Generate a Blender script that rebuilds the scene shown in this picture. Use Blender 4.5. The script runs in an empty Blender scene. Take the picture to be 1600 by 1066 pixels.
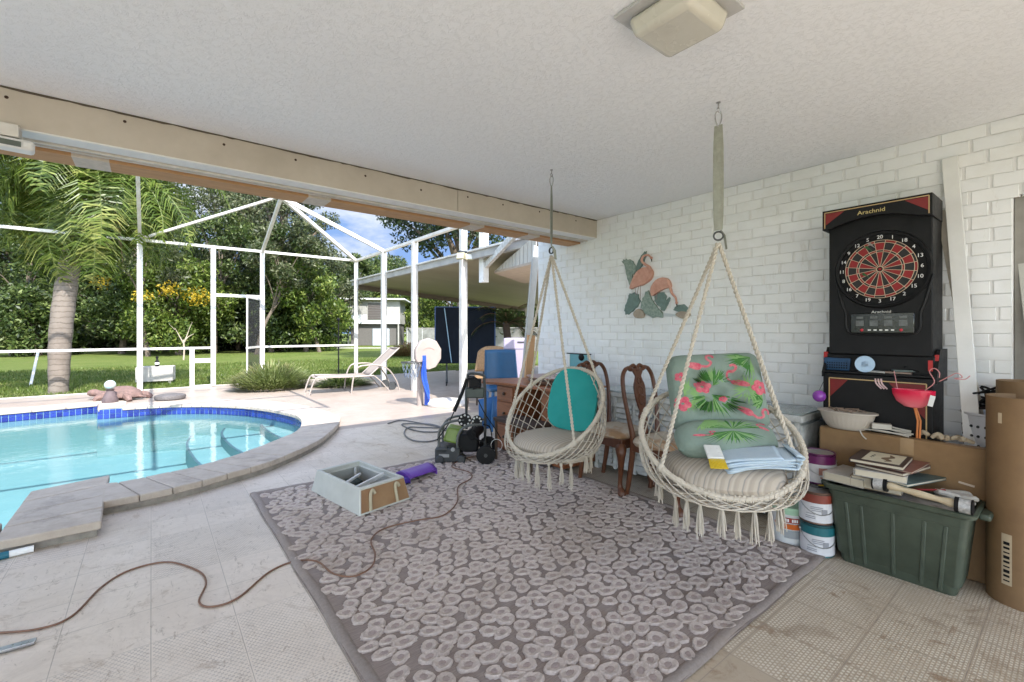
import bpy, bmesh, math, random
import numpy as np
from mathutils import Vector, Matrix
from mathutils.geometry import tessellate_polygon
random.seed(7); np.random.seed(7)
PI = math.pi; rad = math.radians
sc = bpy.context.scene
C = sc.collection

# ------------------------------------------------------------ camera, sky, sun, exposure
CAM_H = 1.3
cd = bpy.data.cameras.new("camera"); cam = bpy.data.objects.new("camera", cd); C.objects.link(cam)
cam.location = (0, 0, CAM_H); cam.rotation_euler = (rad(90), 0, rad(-38.385))
cd.sensor_width = 36; cd.lens = 16.02; cd.shift_y = -0.0094; cd.clip_start = 0.05; cd.clip_end = 900
sc.camera = cam
SUN_EL, SUN_AZ = 48.0, 183.0          # azimuth clockwise from +Y
w = bpy.data.worlds.new("World"); sc.world = w; w.use_nodes = True
nt = w.node_tree; nt.nodes.clear()
out = nt.nodes.new('ShaderNodeOutputWorld'); bg = nt.nodes.new('ShaderNodeBackground')
sky = nt.nodes.new('ShaderNodeTexSky'); sky.sky_type = 'NISHITA'; sky.sun_disc = False
sky.sun_elevation = rad(SUN_EL); sky.sun_rotation = rad(SUN_AZ); sky.dust_density = 0.4; sky.ozone_density = 2.0
tc = nt.nodes.new('ShaderNodeTexCoord'); mp = nt.nodes.new('ShaderNodeMapping'); mp.inputs['Scale'].default_value = (1, 1, 2.6)
nz = nt.nodes.new('ShaderNodeTexNoise'); nz.inputs['Scale'].default_value = 2.6; nz.inputs['Detail'].default_value = 9; nz.inputs['Roughness'].default_value = .62
cr = nt.nodes.new('ShaderNodeValToRGB'); cr.color_ramp.elements[0].position = .45; cr.color_ramp.elements[1].position = .62
mx = nt.nodes.new('ShaderNodeMix'); mx.data_type = 'RGBA'; mx.inputs['B'].default_value = (3.6, 3.55, 3.5, 1)
L = nt.links.new
L(tc.outputs['Generated'], mp.inputs['Vector']); L(mp.outputs[0], nz.inputs['Vector']); L(nz.outputs['Fac'], cr.inputs['Fac'])
L(cr.outputs['Color'], mx.inputs['Factor']); L(sky.outputs[0], mx.inputs['A'])
# the sky low down opposite the sun is a deeper blue with softer clouds
def mrange(sock, a, b):
    q = nt.nodes.new('ShaderNodeMapRange'); q.interpolation_type = 'SMOOTHSTEP'; q.inputs[1].default_value = a; q.inputs[2].default_value = b; L(sock, q.inputs[0]); return q.outputs[0]
sx_ = nt.nodes.new('ShaderNodeSeparateXYZ'); L(tc.outputs['Generated'], sx_.inputs[0])
mm = nt.nodes.new('ShaderNodeMath'); mm.operation = 'MULTIPLY'; L(mrange(sx_.outputs[1], .0, .4), mm.inputs[0]); L(mrange(sx_.outputs[2], .58, .38), mm.inputs[1])
low = nt.nodes.new('ShaderNodeMix'); low.data_type = 'RGBA'; low.inputs['A'].default_value = (.40, .66, 1.22, 1); low.inputs['B'].default_value = (1.4, 1.45, 1.52, 1); L(cr.outputs['Color'], low.inputs['Factor'])
fin_ = nt.nodes.new('ShaderNodeMix'); fin_.data_type = 'RGBA'; L(mm.outputs[0], fin_.inputs['Factor'])
L(mx.outputs['Result'], fin_.inputs['A']); L(low.outputs['Result'], fin_.inputs['B']); L(fin_.outputs['Result'], bg.inputs['Color'])
bg.inputs['Strength'].default_value = 0.15; L(bg.outputs[0], out.inputs['Surface'])
sd = bpy.data.lights.new("sun", 'SUN'); sd.energy = 2.0; sd.angle = rad(.53); sd.color = (1, .975, .93)
sun = bpy.data.objects.new("sun", sd); C.objects.link(sun)
_e, _a = rad(SUN_EL), rad(SUN_AZ)
sdir = Vector((math.sin(_a)*math.cos(_e), math.cos(_a)*math.cos(_e), math.sin(_e)))
sun.rotation_euler = sdir.to_track_quat('Z', 'Y').to_euler()
sc.view_settings.view_transform = 'Standard'; sc.view_settings.look = 'None'
sc.view_settings.exposure = 2.36; sc.view_settings.gamma = 1
sc.cycles.max_bounces = 10; sc.cycles.diffuse_bounces = 5; sc.cycles.transparent_max_bounces = 12
sc.cycles.glossy_bounces = 3; sc.cycles.caustics_reflective = False; sc.cycles.caustics_refractive = False

# ------------------------------------------------------------ measuring (photo measurement -> point on a known plane)
FPX, HY = 712., 518.
_th = math.atan(564/712.); DX, DY = math.sin(_th), math.cos(_th)
def _ray(u, v):
    s = (u-800)/FPX; return DX+DY*s, DY-DX*s, (HY-v)/FPX
def G(u, v, z=0.):
    x, y, k = _ray(u, v); t = (z-CAM_H)/k; return Vector((x*t, y*t, z))
def WX(u, v, X0):
    x, y, k = _ray(u, v); t = X0/x; return Vector((X0, y*t, CAM_H+k*t))
def WY(u, v, Y0):
    x, y, k = _ray(u, v); t = Y0/y; return Vector((x*t, Y0, CAM_H+k*t))
def at(u, v, t):
    x, y, k = _ray(u, v); return Vector((x*t, y*t, CAM_H+k*t))

# ------------------------------------------------------------ mesh helper
def rotz(a): return Matrix.Rotation(a, 3, 'Z')
def catmull(P, n=8, closed=False):
    P = [Vector(p) for p in P]; N = len(P); outp = []
    rng = range(N) if closed else range(N-1)
    for i in rng:
        p1, p2 = P[i], P[(i+1) % N]
        p0 = P[(i-1) % N] if (closed or i > 0) else p1*2-p2
        p3 = P[(i+2) % N] if (closed or i+2 < N) else p2*2-p1
        for k in range(n):
            t = k/n
            outp.append(.5*((2*p1)+(p2-p0)*t+(2*p0-5*p1+4*p2-p3)*t*t+(3*p1-p0-3*p2+p3)*t**3))
    if not closed: outp.append(P[-1])
    return outp
class MB:
    def __init__(s): s.v = []; s.f = []; s.m = []; s.k = 0
    def mat(s, k): s.k = k; return s
    def add(s, vs, fs):
        o = len(s.v); s.v += [tuple(p) for p in vs]
        for f in fs: s.f.append(tuple(i+o for i in f)); s.m.append(s.k)
        return s
    def box(s, c, d, R=None, taper=1.0):
        c = Vector(c); x, y, z = d[0]/2, d[1]/2, d[2]/2
        vs = [Vector((-x, -y, -z)), Vector((x, -y, -z)), Vector((x, y, -z)), Vector((-x, y, -z)),
              Vector((-x*taper, -y*taper, z)), Vector((x*taper, -y*taper, z)), Vector((x*taper, y*taper, z)), Vector((-x*taper, y*taper, z))]
        if R is not None:
            if not isinstance(R, Matrix): R = rotz(R)
            vs = [R @ p for p in vs]
        return s.add([p+c for p in vs], [(0, 3, 2, 1), (4, 5, 6, 7), (0, 1, 5, 4), (1, 2, 6, 5), (2, 3, 7, 6), (3, 0, 4, 7)])
    def b2(s, x0, x1, y0, y1, z0, z1): return s.box(((x0+x1)/2, (y0+y1)/2, (z0+z1)/2), (abs(x1-x0), abs(y1-y0), abs(z1-z0)))
    def beam(s, a, b, wd, hd, up=(0, 0, 1)):
        a, b = Vector(a), Vector(b); d = (b-a); ln = d.length; d.normalize(); u = Vector(up)
        if abs(d.dot(u)) > .98: u = Vector((1, 0, 0))
        x = d.cross(u).normalized(); z = x.cross(d).normalized()
        R = Matrix((x, d, z)).transposed()
        return s.box((a+b)/2, (wd, ln, hd), R)
    def tube(s, pts, r, n=8, closed=False, caps=True, flat=1.0):
        P = [Vector(p) for p in pts]; N = len(P)
        rr = r if isinstance(r, (list, tuple)) else [r]*N
        vs = []; prev = None
        for i in range(N):
            a = P[(i-1) % N] if (closed or i > 0) else P[i]; b = P[(i+1) % N] if (closed or i < N-1) else P[i]
            d = (b-a); d = d.normalized() if d.length > 1e-9 else Vector((0, 0, 1))
            if prev is None:
                x = d.cross(Vector((0, 0, 1)));  x = x if x.length > .1 else d.cross(Vector((0, 1, 0))); x.normalize()
            else:
                x = prev-d*prev.dot(d); x = x.normalized() if x.length > 1e-6 else prev
            prev = x; y = d.cross(x)
            for k in range(n):
                t = 2*PI*k/n; vs.append(P[i]+x*math.cos(t)*rr[i]+y*math.sin(t)*rr[i]*flat)
        fs = []
        for i in range(N if closed else N-1):
            j = (i+1) % N
            for k in range(n): fs.append((i*n+k, i*n+(k+1) % n, j*n+(k+1) % n, j*n+k))
        if caps and not closed: fs.append(tuple(range(n))[::-1]); fs.append(tuple((N-1)*n+k for k in range(n)))
        return s.add(vs, fs)
    def cyl(s, a, b, r0, r1=None, n=16, caps=True): return s.tube([a, b], [r0, r0 if r1 is None else r1], n, caps=caps)
    def lathe(s, prof, n=24, c=(0, 0, 0), R=None, sx=1., sy=1.):
        c = Vector(c); vs = []; N = len(prof)
        for r, z in prof:
            for k in range(n):
                t = 2*PI*k/n; p = Vector((r*math.cos(t)*sx, r*math.sin(t)*sy, z)); vs.append((R @ p if R else p)+c)
        fs = []
        for i in range(N-1):
            for k in range(n): fs.append((i*n+k, i*n+(k+1) % n, (i+1)*n+(k+1) % n, (i+1)*n+k))
        if prof[0][0] > 1e-6: fs.append(tuple(range(n))[::-1])
        if prof[-1][0] > 1e-6: fs.append(tuple((N-1)*n+k for k in range(n)))
        return s.add(vs, fs)
    def sph(s, c, r, n=12, sc=(1, 1, 1), R=None):
        c = Vector(c); vs = []; fs = []; m = n//2+1
        for i in range(m+1):
            ph = PI*i/m
            for k in range(n):
                t = 2*PI*k/n; p = Vector((math.sin(ph)*math.cos(t)*r*sc[0], math.sin(ph)*math.sin(t)*r*sc[1], math.cos(ph)*r*sc[2]))
                vs.append((R @ p if R else p)+c)
        for i in range(m):
            for k in range(n): fs.append((i*n+k, (i+1)*n+k, (i+1)*n+(k+1) % n, i*n+(k+1) % n))
        return s.add(vs, fs)
    def prism(s, poly, h0, h1, fn=None):
        """poly in 2D, extruded; fn maps (a,b,h) to a point"""
        fn = fn or (lambda a, b, h: Vector((a, b, h)))
        n = len(poly); vs = [fn(p[0], p[1], h0) for p in poly]+[fn(p[0], p[1], h1) for p in poly]
        tri = tessellate_polygon([[Vector((p[0], p[1], 0)) for p in poly]])
        fs = [tuple(t) for t in tri]+[tuple(i+n for i in t)[::-1] for t in tri]
        fs += [(i, (i+1) % n, (i+1) % n+n, i+n) for i in range(n)]
        return s.add(vs, fs)
    def grid(s, fn, nu, nv, closed_u=False):
        vs = [fn(i/(nu if closed_u else nu), j/nv) for j in range(nv+1) for i in range(nu+(0 if closed_u else 1))]
        W = nu if closed_u else nu+1; fs = []
        for j in range(nv):
            for i in range(nu): fs.append((j*W+i, j*W+(i+1) % W, (j+1)*W+(i+1) % W, (j+1)*W+i))
        return s.add(vs, fs)
    def build(s, name, mats, parent=None, smooth=True, bevel=0, ang=38, recalc=True, seg=2):
        me = bpy.data.meshes.new(name); me.from_pydata(s.v, [], s.f)
        mats = mats if isinstance(mats, (list, tuple)) else [mats]
        for m in mats: me.materials.append(m)
        if len(mats) > 1: me.polygons.foreach_set('material_index', s.m)
        if recalc:
            bm = bmesh.new(); bm.from_mesh(me); bmesh.ops.recalc_face_normals(bm, faces=bm.faces); bm.to_mesh(me); bm.free()
        if smooth:
            me.polygons.foreach_set('use_smooth', [True]*len(me.polygons)); me.set_sharp_from_angle(angle=rad(ang))
        me.update()
        o = bpy.data.objects.new(name, me); C.objects.link(o)
        if parent: o.parent = parent
        if bevel:
            b = o.modifiers.new('bevel', 'BEVEL'); b.width = bevel; b.segments = seg; b.limit_method = 'ANGLE'; b.angle_limit = rad(40)
            b.harden_normals = False
        return o
def tag(o, label=None, cat=None, group=None, kind=None):
    if label: o['label'] = label
    if cat: o['category'] = cat
    if group: o['group'] = group
    if kind: o['kind'] = kind
    return o
def thing(name, label, cat, loc=(0, 0, 0), rz=0, group=None):
    o = bpy.data.objects.new(name, None); o.empty_display_size = .1; C.objects.link(o)
    o.location = loc; o.rotation_euler = (0, 0, rz); return tag(o, label, cat, group)
def struct(o): o['kind'] = 'structure'; return o
def dup(o, parent=None):
    c = o.copy(); C.objects.link(c); c.parent = parent
    for ch in list(o.children): dup(ch, c)
    return c
def text(name, body, size, m, parent, loc, R, depth=.0015, sx=1.0):
    cu = bpy.data.curves.new(name, 'FONT'); cu.body = body; cu.size = size; cu.extrude = depth; cu.align_x = 'CENTER'; cu.align_y = 'CENTER'
    cu.resolution_u = 3
    o = bpy.data.objects.new('tmp', cu); C.objects.link(o)
    me = bpy.data.meshes.new_from_object(o.evaluated_get(bpy.context.evaluated_depsgraph_get()))
    C.objects.unlink(o); bpy.data.objects.remove(o)
    me.name = name; T = Matrix.Translation(Vector(loc)) @ R.to_4x4() @ Matrix.Diagonal((sx, 1, 1, 1)); me.transform(T)
    me.materials.clear(); me.materials.append(m)
    return me
def text_obj(name, items, m, parent):
    """items: (body,size,loc,R[,sx]) merged into one mesh part"""
    bm = bmesh.new()
    for it in items:
        me = text(name, it[0], it[1], m, None, it[2], it[3], sx=it[4] if len(it) > 4 else 1.); bm.from_mesh(me); bpy.data.meshes.remove(me)
    me = bpy.data.meshes.new(name); bm.to_mesh(me); bm.free(); me.materials.append(m)
    o = bpy.data.objects.new(name, me); C.objects.link(o); o.parent = parent; return o

# ------------------------------------------------------------ node helper and materials
class NT:
    def __init__(s, name):
        s.mt = bpy.data.materials.new(name); s.mt.use_nodes = True; s.t = s.mt.node_tree; s.t.nodes.clear()
        s.out = s.n('ShaderNodeOutputMaterial'); s.p = s.n('ShaderNodeBsdfPrincipled'); s.l(s.p.outputs[0], s.out.inputs[0])
        s.tc = s.n('ShaderNodeTexCoord'); s.co = s.tc.outputs['Object']
    def n(s, t): return s.t.nodes.new(t)
    def l(s, a, b): s.t.links.new(a, b)
    def put(s, sock, v):
        if hasattr(v, 'links') or isinstance(v, bpy.types.NodeSocket): s.l(v, sock)
        else: sock.default_value = v
    def ma(s, op, a, b=0., c=None, clamp=False):
        n = s.n('ShaderNodeMath'); n.operation = op; n.use_clamp = clamp; s.put(n.inputs[0], a); s.put(n.inputs[1], b)
        if c is not None: s.put(n.inputs[2], c)
        return n.outputs[0]
    def xyz(s, co=None):
        n = s.n('ShaderNodeSeparateXYZ'); s.l(co or s.co, n.inputs[0]); return n.outputs
    def cmb(s, x, y, z):
        n = s.n('ShaderNodeCombineXYZ'); s.put(n.inputs[0], x); s.put(n.inputs[1], y); s.put(n.inputs[2], z); return n.outputs[0]
    def map(s, scale=(1, 1, 1), rot=(0, 0, 0), loc=(0, 0, 0), co=None):
        n = s.n('ShaderNodeMapping'); s.l(co or s.co, n.inputs[0]); n.inputs['Scale'].default_value = scale; n.inputs['Rotation'].default_value = rot; n.inputs['Location'].default_value = loc
        return n.outputs[0]
    def noise(s, sc_, det=5, ro=.6, co=None, dist=0, col=False):
        n = s.n('ShaderNodeTexNoise'); n.inputs['Scale'].default_value = sc_; n.inputs['Detail'].default_value = det; n.inputs['Roughness'].default_value = ro
        n.inputs['Distortion'].default_value = dist; s.l(co or s.co, n.inputs['Vector']); return n.outputs['Color' if col else 'Fac']
    def white(s, co):
        n = s.n('ShaderNodeTexWhiteNoise'); n.noise_dimensions = '3D'; s.l(co, n.inputs['Vector']); return n.outputs['Value']
    def vor(s, sc_, co=None, feat='F1', out='Distance', rnd=1.):
        n = s.n('ShaderNodeTexVoronoi'); n.feature = feat; n.inputs['Scale'].default_value = sc_; n.inputs['Randomness'].default_value = rnd; s.l(co or s.co, n.inputs['Vector']); return n.outputs[out]
    def ramp(s, f, stops):
        n = s.n('ShaderNodeValToRGB'); e = n.color_ramp.elements
        while len(e) < len(stops): e.new(.5)
        for i, (p, c) in enumerate(stops):
            e[i].position = p; c = (c, c, c) if not isinstance(c, (tuple, list)) else c; e[i].color = (*c, 1)
        s.l(f, n.inputs[0]); return n.outputs[0]
    def mix(s, f, a, b, mode='MIX'):
        n = s.n('ShaderNodeMix'); n.data_type = 'RGBA'; n.blend_type = mode
        for k, v in (('Factor', f), ('A', a), ('B', b)):
            sock = n.inputs[k] if k == 'Factor' else [i for i in n.inputs if i.name == k and i.type == 'RGBA'][0]
            if isinstance(v, (tuple, list)): sock.default_value = (*v, 1)[:4]
            else: s.put(sock, v)
        return [o for o in n.outputs if o.type == 'RGBA'][0]
    def island(s): return s.n('ShaderNodeNewGeometry').outputs['Random Per Island']
    def bump(s, h, strength=.3, dist=.01):
        n = s.n('ShaderNodeBump'); n.inputs['Strength'].default_value = strength; n.inputs['Distance'].default_value = dist; s.l(h, n.inputs['Height']); s.l(n.outputs[0], s.p.inputs['Normal']); return n.outputs[0]
    def fin(s, col=None, rough=None, metal=None, **k):
        if col is not None: s.put(s.p.inputs['Base Color'], (*col, 1) if isinstance(col, (tuple, list)) else col)
        if rough is not None: s.put(s.p.inputs['Roughness'], rough)
        if metal is not None: s.p.inputs['Metallic'].default_value = metal
        for a, v in k.items(): s.p.inputs[a.replace('_', ' ')].default_value = v
        return s.mt
def pm(name, col, rough=.5, var=.18, nsc=9, bump=.12, bsc=60, metal=0, col2=None, bd=.004, **k):
    """general painted / plastic / cloth surface: two tones by noise, a little wear and bump"""
    n = NT(name); c2 = col2 or tuple(max(0, c*(1-var)) for c in col)
    f = n.ramp(n.noise(nsc, 6, .65), [(.35, 0.), (.68, 1.)])
    c = n.mix(f, col, c2)
    r = n.ma('ADD', n.ma('MULTIPLY', n.noise(nsc*2.3, 4), .25), rough-.12)
    if bump: n.bump(n.noise(bsc, 4), bump, bd)
    return n.fin(c, r, metal, **k)
def wood(name, a, b, rough=.4, axis=0, sc_=6, **k):
    n = NT(name); s = [14, 14, 14]; s[axis] = 1.3
    co = n.map(tuple(x*sc_/6 for x in s)); f = n.noise(3., 7, .65, co, 1.2)
    c = n.mix(n.ramp(f, [(.3, 0.), (.7, 1.)]), a, b); n.bump(f, .15, .003)
    return n.fin(c, n.ma('ADD', n.ma('MULTIPLY', f, .3), rough-.1), 0, **k)
W_ALU = pm('white_aluminium', (.66, .64, .61), .45, .12, 5, .05, col2=(.52, .49, .44))
W_PAINT = pm('white_paint', (.78, .78, .77), .55, .1, 5, .15, 40)
BLACK = pm('black_plastic', (.012, .012, .013), .5, .3, 12, .1, 200, Specular_IOR_Level=.15)
GREYD = pm('dark_grey_plastic', (.04, .043, .045), .5, .3, 12, .1, 200)
STEEL = pm('steel', (.5, .5, .5), .3, .3, 20, .05, metal=1)
CARD = pm('cardboard', (.25, .15, .07), .8, .3, 4, .2, 90, col2=(.19, .11, .05))
# ------------------------------------------------------------ floor, deck, pool, lawn
WALLX, CEIL = 3.78, 2.5
def floor_mat():
    n = NT('patio_tile'); x, y, z = n.xyz()
    T = .305
    def cell(T, ox=0, oy=0):
        a = n.ma('DIVIDE', n.ma('SUBTRACT', x, ox), T); b = n.ma('DIVIDE', n.ma('SUBTRACT', y, oy), T)
        fx = n.ma('FRACT', a); fy = n.ma('FRACT', b)
        ex = n.ma('ABSOLUTE', n.ma('SUBTRACT', fx, .5)); ey = n.ma('ABSOLUTE', n.ma('SUBTRACT', fy, .5))
        return n.ma('FLOOR', a), n.ma('FLOOR', b), n.ma('MAXIMUM', ex, ey), fx, fy
    ix, iy, e, fx, fy = cell(T, 0, -.02)
    wob = n.ma('MULTIPLY', n.noise(9, 4), .006)
    grout = n.ramp(n.ma('ADD', e, n.ma('SUBTRACT', wob, .003)), [(.493, 0.), (.4975, 1.)])
    # bigger slabs share one finish: plain marble look or perforated pattern
    rv = n.white(n.cmb(n.ma('FLOOR', n.ma('DIVIDE', ix, 2)), n.ma('FLOOR', n.ma('DIVIDE', iy, 1.6)), 3.))
    rt = n.white(n.cmb(ix, iy, 1.))
    P = .0195
    dx = n.ma('SUBTRACT', n.ma('FRACT', n.ma('DIVIDE', x, P)), .5)
    row = n.ma('FLOOR', n.ma('DIVIDE', y, P*.7)); sh = n.ma('MULTIPLY', n.ma('MODULO', row, 2.), .5)
    dx = n.ma('SUBTRACT', n.ma('FRACT', n.ma('ADD', n.ma('DIVIDE', x, P), sh)), .5)
    dy = n.ma('SUBTRACT', n.ma('FRACT', n.ma('DIVIDE', y, P*.7)), .5)
    dd = n.ma('MAXIMUM', n.ma('ABSOLUTE', n.ma('MULTIPLY', dx, 1.15)), n.ma('ABSOLUTE', dy))
    dots = n.ramp(dd, [(.26, 1.), (.36, 0.)])
    wear = n.ramp(n.noise(2.6, 6, .7), [(.35, .25), (.55, 1.)])
    on = None
    inner = n.ma('LESS_THAN', e, .48)
    on = n.ma('GREATER_THAN', n.ma('ADD', rv, n.ma('MULTIPLY', n.ramp(n.ma('MULTIPLY', x, .3), [(.45, 0.), (.75, 1.)]), .42)), .48)
    dots = n.ma('MULTIPLY', n.ma('MULTIPLY', n.ma('MULTIPLY', dots, on), wear), inner)
    base = n.mix(n.ramp(n.noise(1.7, 7, .62, dist=.6), [(.3, 0.), (.7, 1.)]), (.66, .575, .49), (.56, .475, .39))
    vein = n.ramp(n.noise(3.2, 9, .7, dist=2.2), [(.455, 0.), (.5, 1.), (.545, 0.)])
    base = n.mix(n.ma('MULTIPLY', vein, .4), base, (.50, .42, .35))
    base = n.mix(n.ma('MULTIPLY', rt, .18), base, (.70, .625, .55))
    # worn traffic dirt spread over the side of the patio by the wall
    dm = n.ma('ADD', n.ma('MULTIPLY', x, .33), n.ma('MULTIPLY', n.noise(1.4, 6), .9))
    dirt = n.ramp(n.ma('SUBTRACT', dm, n.ma('MULTIPLY', y, .06)), [(.55, 0.), (1.15, 1.)])
    base = n.mix(n.ma('MULTIPLY', dirt, .8), base, (.37, .295, .205))
    light = n.mix(dirt, (.42, .365, .315), (.66, .60, .49))
    base = n.mix(n.ma('MULTIPLY', dots, .95), base, light)
    stain = n.ramp(n.noise(5.5, 8, .75, dist=1.), [(.57, 0.), (.66, 1.)])
    base = n.mix(n.ma('MULTIPLY', stain, n.ma('ADD', n.ma('MULTIPLY', dirt, .5), .45)), base, (.29, .20, .13))
    blot = n.ramp(n.noise(2.1, 9, .78, dist=1.6), [(.54, 0.), (.63, 1.)])
    base = n.mix(n.ma('MULTIPLY', blot, n.ma('ADD', n.ma('MULTIPLY', dirt, .35), .16)), base, (.24, .17, .11))
    scr = n.ramp(n.noise(22, 5, .8, n.map((1, .35, 1), (0, 0, .8)), 1.5), [(.58, 0.), (.64, 1.)])
    base = n.mix(n.ma('MULTIPLY', scr, .55), base, (.25, .19, .14))
    base = n.mix(n.ma('MULTIPLY', grout, .8), base, (.27, .23, .19))
    # pool deck beyond the roof: larger pinkish travertine
    jx, jy, e2, _, _ = cell(.46, .1, .03)
    rt2 = n.white(n.cmb(jx, jy, 9.))
    b2 = n.mix(n.ramp(n.noise(1.3, 7, .65, dist=.8), [(.3, 0.), (.7, 1.)]), (.37, .305, .255), (.29, .225, .185))
    b2 = n.mix(n.ma('MULTIPLY', rt2, .3), b2, (.39, .345, .30))
    b2 = n.mix(n.ramp(n.noise(.8, 8, .75), [(.56, 0.), (.7, .7)]), b2, (.27, .20, .15))
    b2 = n.mix(n.ramp(e2, [(.485, 0.), (.494, .55)]), b2, (.30, .24, .2))
    far = n.ma('GREATER_THAN', y, 6.13)
    col = n.mix(far, base, b2)
    h = n.ma('SUBTRACT', n.ma('ADD', n.ma('MULTIPLY', dots, -.35), n.ma('MULTIPLY', n.noise(30, 5), .4)), n.ma('MULTIPLY', grout, .25))
    n.bump(h, .5, .003)
    return n.fin(col, n.ma('ADD', n.ma('MULTIPLY', n.noise(6, 5), .35), .22), 0, Specular_IOR_Level=.4)
zc = .10
cin = [(46, 775), (105, 765), (138, 758), (192, 753), (251, 741), (312, 728), (379, 708), (439, 685), (470, 669)]
cout = [(161, 784), (201, 777), (255, 766), (310, 753), (360, 739), (414, 724), (460, 706), (500, 687), (525, 667), (531, 658)]
near_in = [G(u, v, zc).to_2d() for u, v in cin]
near_out = [G(u, v, zc).to_2d() for u, v in cout]
far_in = [Vector(p) for p in [(1.76, 7.3), (1.66, 8.07), (1.38, 8.85), (1.02, 9.4), (.68, 9.75), (.2, 10.05), (-.3, 10.17), (-.70, 10.2)]]
arc_in = [p.to_2d() for p in catmull([p.to_3d() for p in near_in[1:]+far_in], 6)]
xl = near_in[0].x
inner = [Vector((-6, 4.2)), Vector((xl, 4.2))]+[near_in[0]]+arc_in+[Vector((-.74, 11.0)), Vector((-1.96, 10.8)), Vector((-6, 10.3))]
far_out = [Vector(p) for p in [(2.22, 7.0), (2.2, 7.9), (1.95, 8.9), (1.5, 9.75), (1.0, 10.2), (.3, 10.5), (-.32, 10.6), (-.35, 11.4)]]
a_out = [p.to_2d() for p in catmull([p.to_3d() for p in near_out+far_out[:-1]], 6)]
# floor sheet with the pool cut out
bm = bmesh.new()
def loop(bm, pts, z):
    vs = [bm.verts.new((p[0], p[1], z)) for p in pts]
    return [bm.edges.new((vs[i], vs[(i+1) % len(vs)])) for i in range(len(vs))]
es = loop(bm, [(-7.5, -8), (14, -8), (14, 12.95), (-7.5, 12.95)], 0)+loop(bm, inner, 0)
bmesh.ops.triangle_fill(bm, edges=es, use_beauty=True, normal=(0, 0, 1))
for f in bm.faces:
    if f.normal.z < 0: f.normal_flip()
me = bpy.data.meshes.new('patio_floor'); bm.to_mesh(me); bm.free(); me.materials.append(floor_mat())
fl = bpy.data.objects.new('patio_floor', me); C.objects.link(fl); struct(fl)

def cop_mat():
    n = NT('coping_paver'); r = n.island()
    c = n.mix(n.ramp(n.noise(7, 7, .7), [(.3, 0.), (.7, 1.)]), (.50, .425, .35), (.34, .28, .225))
    c = n.mix(n.ma('MULTIPLY', r, .4), c, (.40, .35, .30))
    c = n.mix(n.ramp(n.noise(3, 8, .75), [(.55, 0.), (.66, .6)]), c, (.22, .19, .16))
    n.bump(n.noise(45, 6), .5, .004); return n.fin(c, .75)
COP = cop_mat()
def zcop(y): t = min(1, max(0, (y-6.0)/1.3)); return .10*(1-t)+.014*t
def resample(P, n):
    P = [Vector(p) for p in P]; L_ = [0]
    for i in range(1, len(P)): L_.append(L_[-1]+(P[i]-P[i-1]).length)
    o = []; j = 0
    for k in range(n+1):
        s = L_[-1]*k/n
        while j < len(P)-2 and L_[j+1] < s: j += 1
        t = (s-L_[j])/max(1e-9, L_[j+1]-L_[j]); o.append(P[j].lerp(P[j+1], t))
    return o
m = MB()
def pavers(m, A, B, n, rows=1, lip=.02):
    A = resample(A, n); B = resample(B, n)
    for i in range(n):
        for rw in range(rows):
            s0, s1 = rw/rows, (rw+1)/rows
            a0, a1, b0, b1 = A[i].lerp(B[i], s0), A[i+1].lerp(B[i+1], s0), A[i].lerp(B[i], s1), A[i+1].lerp(B[i+1], s1)
            ce = (a0+a1+b0+b1)/4; q = [ce+(p-ce)*(1-.008/(p-ce).length) for p in (a0, a1, b1, b0)]
            dz = random.uniform(-.002, .002)
            vs = [(p.x, p.y, zcop(p.y)-.055) for p in q]+[(p.x, p.y, zcop(p.y)+dz) for p in q]
            m.add(vs, [(0, 1, 2, 3), (4, 5, 6, 7), (0, 1, 5, 4), (1, 2, 6, 5), (2, 3, 7, 6), (3, 0, 4, 7)])
ofs = .03
def shrink(P):   # nosing reaches slightly over the water
    c = Vector((-1.5, 7.8)); return [p+(c-p).normalized()*ofs for p in P]
iA = [near_in[3]]+[p for p in arc_in if True][12:]
s_in = [p for p in arc_in if p.x > near_in[2].x]
pavers(m, shrink(s_in), a_out, 44, 1)
pavers(m, [Vector((xl-.02, 3.86)), Vector((xl-.02, 4.92))], [Vector((-.24, 3.88)), Vector((-.26, 4.42)), Vector((-.265, 5.08))], 4, 1)
pavers(m, [Vector((-6, 4.23)), Vector((xl-.03, 4.23))], [Vector((-6, 3.76)), Vector((xl-.03, 3.84))], 13, 1)
pavers(m, [Vector((-.69, 10.17)), Vector((-.72, 11.0))], [Vector((-.34, 10.56)), Vector((-.35, 11.38))], 2, 1)
pavers(m, [Vector((-.75, 10.97)), Vector((-1.96, 10.77)), Vector((-6, 10.27))], [Vector((-.36, 11.42)), Vector((-1.96, 11.2)), Vector((-6, 10.7))], 13, 1)
cp = m.build('pool_coping', COP, bevel=.008); struct(cp)
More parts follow.
